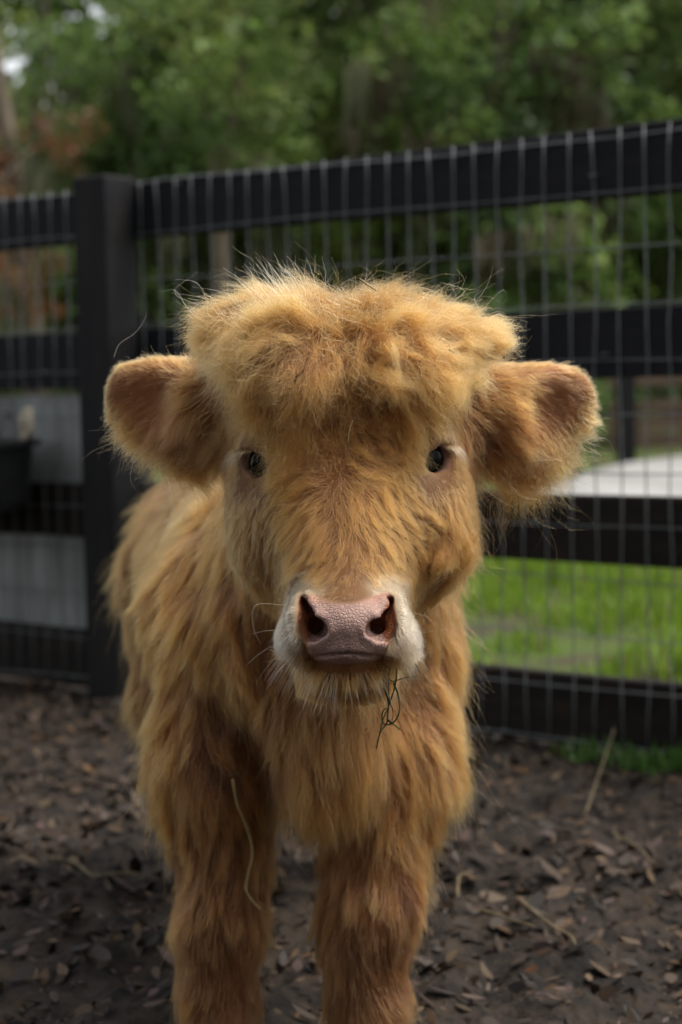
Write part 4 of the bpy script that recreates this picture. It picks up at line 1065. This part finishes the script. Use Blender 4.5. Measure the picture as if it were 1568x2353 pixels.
# ------------------------------------------------------------------ fur
def hair_material(name, rough=0.38, rad=0.45):
    m = bpy.data.materials.new(name); m.use_nodes = True; t = m.node_tree; t.nodes.clear()
    o = t.nodes.new('ShaderNodeOutputMaterial'); h = t.nodes.new('ShaderNodeBsdfHairPrincipled'); h.model = 'CHIANG'; h.parametrization = 'COLOR'
    a0 = t.nodes.new('ShaderNodeAttribute'); a0.attribute_name = 'tint'
    a1 = t.nodes.new('ShaderNodeAttribute'); a1.attribute_name = 'tip_tint'
    hi = t.nodes.new('ShaderNodeHairInfo'); mx = t.nodes.new('ShaderNodeMix'); mx.data_type = 'RGBA'
    t.links.new(hi.outputs['Intercept'], mx.inputs[0]); t.links.new(a0.outputs['Color'], mx.inputs[6]); t.links.new(a1.outputs['Color'], mx.inputs[7])
    t.links.new(mx.outputs[2], h.inputs['Color'])
    h.inputs['Roughness'].default_value = rough; h.inputs['Radial Roughness'].default_value = rad; h.inputs['Coat'].default_value = 0.0
    h.inputs['IOR'].default_value = 1.5
    t.links.new(h.outputs[0], o.inputs[0])
    return m


M_FUR = hair_material('fur', 0.45, 0.6)


def curves(name, PTS, rad, c0, c1, parent, mat, tip=0.25):
    n, m, _ = PTS.shape
    cu = bpy.data.hair_curves.new(name); cu.add_curves([m] * n)
    cu.attributes['position'].data.foreach_set('vector', PTS.astype(np.float32).ravel())
    r = cu.attributes.get('radius') or cu.attributes.new('radius', 'FLOAT', 'POINT')
    t = np.linspace(0, 1, m)
    r.data.foreach_set('value', (np.asarray(rad).reshape(-1, 1) * (1 - (1 - tip) * t[None] ** 1.5) * np.ones((n, 1))).astype(np.float32).ravel())
    for nm, c in (('tint', c0), ('tip_tint', c1)):
        a = cu.attributes.new(nm, 'FLOAT_COLOR', 'CURVE'); q = np.ones((n, 4), np.float32); q[:, :3] = c; a.data.foreach_set('color', q.ravel())
    o = bpy.data.objects.new(name, cu); COL.objects.link(o); cu.materials.append(mat)
    if parent is not None: o.parent = parent
    return o


# triangles and density
TR = np.concatenate([BF[:, [0, 1, 2]], BF[:, [0, 2, 3]]])
TC = BV[TR].mean(1); tn = np.cross(BV[TR[:, 1]] - BV[TR[:, 0]], BV[TR[:, 2]] - BV[TR[:, 0]]); TA = np.linalg.norm(tn, axis=1) * 0.5; tn = nrm(tn)
fac = np.einsum('ij,ij->i', tn, nrm(CAM - TC))
wgt = np.where(fac > -0.25, 1.0, 0.30) * np.clip((1.9 / TC[:, 1]) ** 2.5, 0.3, 2.2)
wgt *= np.where(TC[:, 2] > 0.42, np.where(TC[:, 1] < 1.74, 2.2, 1.0), 0.85)
wgt *= np.where(TC[:, 1] > 2.05, 0.6, 1.0)
wgt *= (SK[TR].max(1) < RNG.uniform(0.1, 0.9, len(TR))) * (TC[:, 2] > 0.03)
for c, ax, sd, up in EYES:
    wgt *= (np.linalg.norm(TC - (c + ax * 0.014), axis=1) > 0.0190)
NH = 330000
pr = wgt * TA; pr /= pr.sum()
ti = RNG.choice(len(TR), NH, p=pr)
r1, r2 = np.sqrt(RNG.random(NH)), RNG.random(NH)
bw = np.c_[1 - r1, r1 * (1 - r2), r1 * r2]
RT = np.einsum('ij,ijk->ik', bw, BV[TR[ti]]); RN = nrm(np.einsum('ij,ijk->ik', bw, BN[TR[ti]]))
D0, A0 = field(RT)
L, LI, FZ = A0[:, 0].copy(), A0[:, 1].copy(), A0[:, 2].copy()
# neighbours disagree: low noise turns the coat in whorls
wob = np.stack([fbm(RT, 26, 3, s) - 0.5 for s in (81, 82, 83)], -1)
D0 = nrm(D0) + wob * (0.9 + 3.2 * FZ[:, None]) + RNG.normal(0, 1, (NH, 3)) * (0.05 + 0.16 * FZ[:, None])
T0 = nrm(D0 - RN * np.einsum('ij,ij->i', D0, RN)[:, None])
L *= np.where((RT[:, 2] < 0.34) & (RT[:, 1] < 1.95), 1.3, 1.0)
L *= RNG.uniform(0.65, 1.15, NH) * (0.75 + 0.5 * fbm(RT, 30, 2, 87))
for c, ax, sd, up in EYES:
    L *= np.clip((np.linalg.norm(RT - (c + ax * 0.014), axis=1) - 0.016) / 0.016, 0.14, 1)
fly = RNG.random(NH) < 0.025
L[fly] *= RNG.uniform(1.1, 1.6, fly.sum()); LI[fly] = np.clip(LI[fly] * 1.6, 0, 0.8)
LI = np.clip(LI * RNG.uniform(0.6, 1.4, NH) * (0.55 + 0.9 * fbm(RT, 55, 2, 95)), 0.04, 0.85)
poll = (FZ > 0.65) & (RT[:, 1] < 1.7)
L = np.where(poll, L * (0.55 + 1.0 * fbm(RT, 60, 2, 97)), L)
M_ = 8
t = np.linspace(0, 1, M_)[None, :, None]
dirv = nrm(T0 * np.sqrt(1 - LI ** 2)[:, None] + RN * LI[:, None])
droop = (T0 * 0.55 + np.array([0, 0, -1.0]) * 0.45 - RN * 0.55 * LI[:, None])
Lc = L[:, None, None]
PTS = RT[:, None, :] - RN[:, None, :] * 0.001 + Lc * (dirv[:, None, :] * t + droop[:, None, :] * 0.30 * t * t)


def frizz(pts, L, amp, freq):
    n = len(pts); ph = RNG.uniform(0, 2 * PI, (n, 3, 2)); fr = RNG.uniform(0.6, 1.4, (n, 3, 2)) * freq
    tt = np.linspace(0, 1, pts.shape[1])[None, :, None]
    return (L * amp)[:, None, None] * tt * (np.sin(ph[:, None, :, 0] + fr[:, None, :, 0] * 6.28 * tt) - np.sin(ph[:, None, :, 0]) + 0.5 * np.sin(ph[:, None, :, 1] + 2 * fr[:, None, :, 1] * 6.28 * tt) - 0.5 * np.sin(ph[:, None, :, 1]))


def clump(pts, L, spacing, amount, power, sel):
    """pull strands towards the strand at the middle of their lock"""
    ii = np.nonzero(sel)[0]
    key = np.floor(RT[ii] / spacing + RNG.normal(0, 0.15, (len(ii), 3))).astype(np.int64)
    h = (key[:, 0] * 73856093) ^ (key[:, 1] * 19349663) ^ (key[:, 2] * 83492791)
    _, first = np.unique(h, return_index=True)
    g = ii[first]
    kd = kdtree.KDTree(len(g))
    for q, i in enumerate(g): kd.insert(RT[i], q)
    kd.balance()
    asg = g[np.fromiter((kd.find(p)[1] for p in RT[ii]), dtype=np.int64, count=len(ii))]
    tt = np.linspace(0, 1, pts.shape[1])[None, :, None] ** power
    G = pts[asg]
    sc = np.clip(L[ii] / np.maximum(L[asg], 1e-4), 0.3, 1.0)[:, None, None]
    G = G[:, :1] + (G - G[:, :1]) * sc
    pts[ii] = pts[ii] * (1 - amount[ii][:, None, None] * tt) + G * amount[ii][:, None, None] * tt


long_ = (L > 0.012) & ~fly
clump(PTS, L, 0.024, np.clip(0.86 * RNG.uniform(0.8, 1.1, NH), 0, .96), 1.1, (L > 0.024) & ~fly & (RT[:, 1] > 1.70))
clump(PTS, L, 0.012, np.clip((0.58 + 0.25 * np.clip(FZ, 0, 1)) * RNG.uniform(0.6, 1.2, NH), 0, .95), 1.2, (L > 0.010) & ~fly & (RT[:, 1] <= 1.70))
clump(PTS, L, 0.005, np.clip(0.60 * RNG.uniform(0.3, 1.4, NH), 0, .9), 1.1, long_)
PTS += frizz(PTS, L, 0.045 + 0.07 * FZ, 1.0)
C0, C1 = A0[:, 3:6], A0[:, 6:9]
lock = fbm(RT, 45, 3, 91)[:, None]
lk = 0.40 + 0.55 * (RT[:, 1:2] > 1.70); C0 = C0 * (1 + lk * (lock - 0.5)); C1 = C1 * (1 + lk * (lock - 0.5))
v_ = RNG.uniform(0.78, 1.12, (NH, 1)) * np.where(RNG.random((NH, 1)) < 0.06, 1.25, 1.0); C0 = np.clip(C0 * v_, 0.01, .9); C1 = np.clip(C1 * v_, 0.01, .9)
# lids keep the hair out of the eyes, all but a few strands
keep = np.ones(NH, bool)
for c, ax, sd, up in EYES:
    q = PTS - c; s_ = q @ ax; dd = np.linalg.norm(q - s_[..., None] * ax, axis=-1)
    hit = ((dd < 0.0128) & (s_ > 0.006) & (s_ < 0.06)).any(1); keep &= ~hit | (RNG.random(NH) < 0.02)
PTS, RT, C0, C1, L, FZ = PTS[keep], RT[keep], C0[keep], C1[keep], L[keep], FZ[keep]; NH = len(PTS)
rad = np.where(RT[:, 1] < 1.72, 0.000105, 0.00016) * RNG.uniform(0.7, 1.3, NH)
curves('fur', PTS, rad, C0, C1, calf, M_FUR)


# ------------------------------------------------------------------ single hairs: crest, whiskers, eyelashes
def hairs(specs, m=12):
    """specs: (points list in 3d, radius)"""
    return np.array([spline(P, m) for P in specs])


def on(u, v): return BV[surf(u, v)]


S = []
for k in range(420):                                                       # wisps standing up from the crest
    u = min(1080, max(520, random.gauss(770, 125))); v = 738 + random.uniform(-15, 30); p = on(u, v); h = min(.055, abs(random.gauss(0.0, 0.020)) + 0.014)
    sx = (u - 790) / 420 + random.gauss(0, .40); e = np.array([sx * h, random.gauss(0, .3) * h, h]); p = p - np.array([0, 0, .010]); q1 = random.gauss(0, .007)
    S.append([p, p + e * 0.4 + np.array([q1, 0, 0]), p + e * 0.75 + np.array([-q1 * .6, 0, .002]), p + e + np.array([q1 + random.gauss(0, .004), 0, random.gauss(0, .005)])])
for k in range(80):                                                        # the taller tuft left of the middle
    p = on(random.gauss(680, 30), 752); e = np.array([-0.012 + random.gauss(0, .014), random.gauss(0, .01), 0.060 * random.uniform(.5, 1.1)])
    S.append([p, p + e * .4 + np.array([.004, 0, 0]), p + e * .8, p + e + np.array([random.gauss(-.004, .004), 0, random.gauss(0, .003)])])
curves('crest_wisps', hairs(S), np.full(len(S), 0.00016), np.tile([0.38, .20, .07], (len(S), 1)), np.tile([0.60, .40, .18], (len(S), 1)), calf, M_FUR)

S = []
for k in range(190):                                                       # whiskers of chin and lips
    sg = random.choice((-1, -1, 1)); a = random.random()
    u = CX + sg * (20 + 135 * a) if random.random() < .7 else CX + random.uniform(-110, 110)
    v = 1553 - 55 * (abs(u - CX) / 155) ** 2 + random.uniform(-6, 10); p = on(u, v); l = random.uniform(.008, .030) * (0.9 if sg > 0 else 1.15)
    d = nrm(np.array([(u - CX) / 150 * 0.9 + random.gauss(0, .12), -.35 + random.gauss(0, .2), -.85])); g = np.array([0, 0, -1.])
    S.append([p, p + d * l * .35, p + d * l * .7 + g * l * .05, p + d * l + g * l * .15])
for (u0, v0, pts) in [(660, 1455, [(600, 1500), (560, 1535)]), (662, 1440, [(610, 1450), (575, 1458)]), (655, 1390, [(590, 1390), (582, 1440), (600, 1480)]), (940, 1400, [(985, 1420), (1000, 1450)]), (945, 1455, [(1000, 1450), (1030, 1445)]),
                      (680, 1500, [(640, 1540), (612, 1570)]), (690, 1512, [(660, 1570), (645, 1600)]), (700, 1520, [(690, 1580), (672, 1615)]), (745, 1545, [(735, 1600), (718, 1645)])]:
    p = on(u0, v0); S.append([p] + [W(a, b, p[1] - 0.012 * (i + 1)) for i, (a, b) in enumerate(pts)])
curves('whiskers', hairs(S), np.full(len(S), 0.00009), np.tile([0.40, .27, .13], (len(S), 1)), np.tile([0.62, .49, .31], (len(S), 1)), calf, M_FUR)

for q, (c, ax, sd, up) in enumerate(EYES):
    sg = -1 if q == 0 else 1; S = []
    for k in range(55):
        a = random.uniform(0.3, 1.1); p = c + ax * (0.0205 - 0.004 * a) + up * (0.0125 - 0.001 * a) + np.array([sg * (0.002 + 0.016 * a), 0.003 * a, 0]) + RNG.normal(0, .0007, 3)
        l = random.uniform(.010, .024); d = nrm(np.array([sg * (0.6 + .4 * a), -.25, -.15]) + RNG.normal(0, .12, 3)); g = np.array([sg * .15, 0, -1.])
        S.append([p, p + d * l * .35, p + d * l * .6 + g * l * .22, p + d * l * .75 + g * l * .62])
    curves('eyelashes', hairs(S), np.full(len(S), 0.00011), np.tile([0.22, .13, .06], (len(S), 1)), np.tile([0.42, .29, .16], (len(S), 1)), calf, M_FUR)

S = []
for (pts, y) in [([(262, 820), (275, 790), (310, 765), (332, 735), (337, 716)], 1.64), ([(1210, 1060), (1300, 1050), (1350, 1010), (1395, 1010), (1412, 1040)], 1.63), ([(350, 1020), (310, 1060), (300, 1100), (312, 1125)], 1.64), ([(300, 1010), (275, 1030), (262, 1035)], 1.64),
                 ([(1150, 1090), (1200, 1140), (1240, 1150), (1250, 1180)], 1.62), ([(1110, 1120), (1150, 1150), (1180, 1165)], 1.62)]:
    S.append([W(a, b, y + 0.001 * i) for i, (a, b) in enumerate(pts)])
curves('stray_hairs', hairs(S, 20), np.full(len(S), 0.00013), np.tile([0.6, .42, .22], (len(S), 1)), np.tile([0.72, .56, .36], (len(S), 1)), calf, M_FUR)

# long fringe hanging from the lower edges of the ears
S = []
for sg, p0, p1 in ((-1, (262, 965), (505, 1092)), (1, (1095, 1095), (1352, 965))):
    for k in range(230):
        f = random.random(); u, v = p0[0] + (p1[0] - p0[0]) * f, p0[1] + (p1[1] - p0[1]) * f + 14 * math.sin(PI * f) - random.uniform(4, 34); p = on(u, v)
        l = random.uniform(.014, .034) * (1.25 if sg > 0 else 1.0) * (0.7 + .6 * math.sin(PI * f)); q1 = random.gauss(0, .005); dx = (u - 797) / 600 * .35 + random.gauss(0, .2)
        S.append([p, p + np.array([dx * l * .4 + q1, -.25 * l, -.35 * l]), p + np.array([dx * l * .8 - q1, -.2 * l, -.75 * l]), p + np.array([dx * l + q1 * 1.6, -.1 * l, -l * random.uniform(.85, 1.05)])])
curves('ear_fringe', hairs(S), np.full(len(S), 0.00013), np.tile([0.22, .095, .026], (len(S), 1)), np.tile([0.50, .285, .10], (len(S), 1)), calf, M_FUR)
# tousled locks of the forelock, each a bunch of hairs of its own
S, S0 = [], []
LK = []
for k in range(58):
    u, v = random.uniform(585, 1015), random.uniform(755, 880); sx = (u - 797) / 190 + random.gauss(0, .35)
    LK.append((u, v, sx, -random.uniform(.35, 1.1), random.uniform(.030, .058), 95))
for u in (640, 668, 690, 715, 850, 880): LK.append((u, 765, (u - 760) / 160 + random.gauss(0, .3), random.uniform(.7, 1.2), random.uniform(.030, .050), 70))
for u, v, sx in ((520, 775, -1.3), (545, 800, -1.2), (505, 790, -1.0), (1085, 780, 1.3), (1060, 805, 1.2), (1100, 795, 1.0), (560, 760, -1.2), (1040, 765, 1.2)): LK.append((u, v, sx, random.uniform(-.7, .1), random.uniform(.024, .038), 80))
for (u, v, sx, sy, l, cnt) in LK:
    i = surf(u, v); p = BV[i]; n_ = BN[i]; d = nrm(sx * RGT + sy * UPV); d = nrm(d - n_ * (d @ n_)); si = np.cross(n_, d); q1 = random.gauss(0, .30); li = random.uniform(.25, .55)
    g = np.array([p - n_ * .002, p + (d * .30 + n_ * li * .40 + si * q1 * .4) * l, p + (d * .62 + n_ * li * .50 - si * q1 * .3) * l, p + (d * .95 + n_ * li * .30 + si * q1 * .9) * l + np.array([0, 0, -.10 * l])])
    sh = random.uniform(.75, 1.15)
    for j in range(cnt):
        o_ = RNG.normal(0, 1, 3) * .0042; o2 = RNG.normal(0, 1, 3) * .0028; f = random.uniform(.7, 1.08)
        h = p + (g - p) * f; h[0] += o_; h[1] += o_ * .8 + RNG.normal(0, .0010, 3); h[2] += o2; h[3] += o2 * .7 + RNG.normal(0, .0018, 3); S.append(list(h)); S0.append(sh * random.uniform(.85, 1.15))
S0 = np.array(S0)[:, None]
curves('forelock', hairs(S, 9), np.full(len(S), 0.00011), np.array([0.11, .036, .0058]) * S0, np.array([0.41, .190, .043]) * S0, calf, M_FUR)
# loose frizzy strands lying over forelock and brow
S = []
for k in range(430):
    u = random.gauss(797, 150); v = random.uniform(750, 1130) if k % 5 == 0 else random.uniform(750, 960)
    if not 560 < u < 1035 or (v > 1000 and not 650 < u < 945): continue
    p = on(u, v); n_ = BN[surf(u, v)]; sx = (u - 797) / 150 + random.gauss(0, .45); d = nrm(sx * RGT * .8 - (0.75 + random.gauss(0, .25)) * UPV); d = nrm(d - n_ * (d @ n_) + n_ * .22)
    l = random.uniform(.016, .040) * (1.1 if v < 900 else .85); h = random.uniform(.002, .007) + (.007 if v < 930 else .004); q1 = nrm(np.cross(n_, d)) * random.gauss(0, .0055)
    S.append([p + n_ * h * .3, p + d * l * .33 + n_ * h + q1, p + d * l * .66 + n_ * h * 1.1 - q1 * .7, p + d * l + n_ * h * .6 + q1 * 1.3])
curves('loose_strands', hairs(S), np.full(len(S), 0.00011), np.tile([0.22, .095, .022], (len(S), 1)), np.tile([0.50, .28, .09], (len(S), 1)), calf, M_FUR)

# ------------------------------------------------------------------ what clings to the calf
def lift(u, v, dy): p = on(u, v); return W(u, v, p[1] - dy)


for pts, y0, r, lab in [
        ([(535, 1790), (546, 1850), (568, 1905), (580, 1960), (570, 2010), (566, 2045), (582, 2072), (602, 2092)], 1.685, 0.0019, 'long pale straw stalk hanging down the front of the left foreleg'),
        ([(826, 640), (842, 652), (866, 668)], 1.545, 0.0009, 'pale piece of straw caught on top of the forelock'),
        ([(811, 966), (803, 990), (801, 1019)], 1.495, 0.0006, 'short pale straw lying on the middle of the forehead'),
        ([(1032, 803), (1040, 807), (1046, 811)], 1.53, 0.0008, 'tiny pale chip caught in the forelock above the right eye'),
        ([(778, 801), (774, 818), (771, 832)], 1.52, 0.0008, 'tiny pale straw caught at the middle of the fringe')]:
    P = [W(u, v, (on(u, v)[1] - 0.016 if y0 > 1.6 else y0)) for u, v in pts]; c0 = P[0].copy(); mb = MB()
    mb.tube(spline([p - c0 for p in P], 26), [r * (1 - 0.35 * i / 25) for i in range(26)], 7); o = mb.build('straw', M_STRAW, smooth=True); o.location = Vector(c0); tag(o, lab, 'straw')

sp = tag(empty('grass_sprig', W(893, 1516, 1.445)), 'wiry dark green grass sprig hanging from the corner of the mouth', 'grass sprig')
o0 = np.array(sp.location)
for pts, r in [([(893, 1514), (884, 1545), (880, 1570), (890, 1600), (893, 1625), (882, 1650), (874, 1680), (865, 1720)], .0010), ([(905, 1514), (912, 1545), (906, 1585), (893, 1625), (890, 1660), (876, 1680), (868, 1702)], .0008),
               ([(893, 1560), (905, 1566), (930, 1558), (960, 1556)], .0006), ([(905, 1570), (916, 1600), (918, 1635), (905, 1660), (885, 1665), (878, 1650), (882, 1632), (895, 1628)], .0008),
               ([(890, 1652), (900, 1662), (912, 1670), (918, 1677)], .0009), ([(898, 1518), (893, 1570), (896, 1610), (904, 1640), (898, 1668)], .0006), ([(862, 1572), (880, 1568), (900, 1572)], .0005)]:
    P = [W(u, v, 1.445 + 0.004 * math.sin(i * 1.9)) - o0 for i, (u, v) in enumerate(pts)]
    mb = MB(); mb.tube(spline(P, 28), [r * (1 - .4 * i / 27) for i in range(28)], 6); mb.build('stem', M_SPRIG, sp, True)
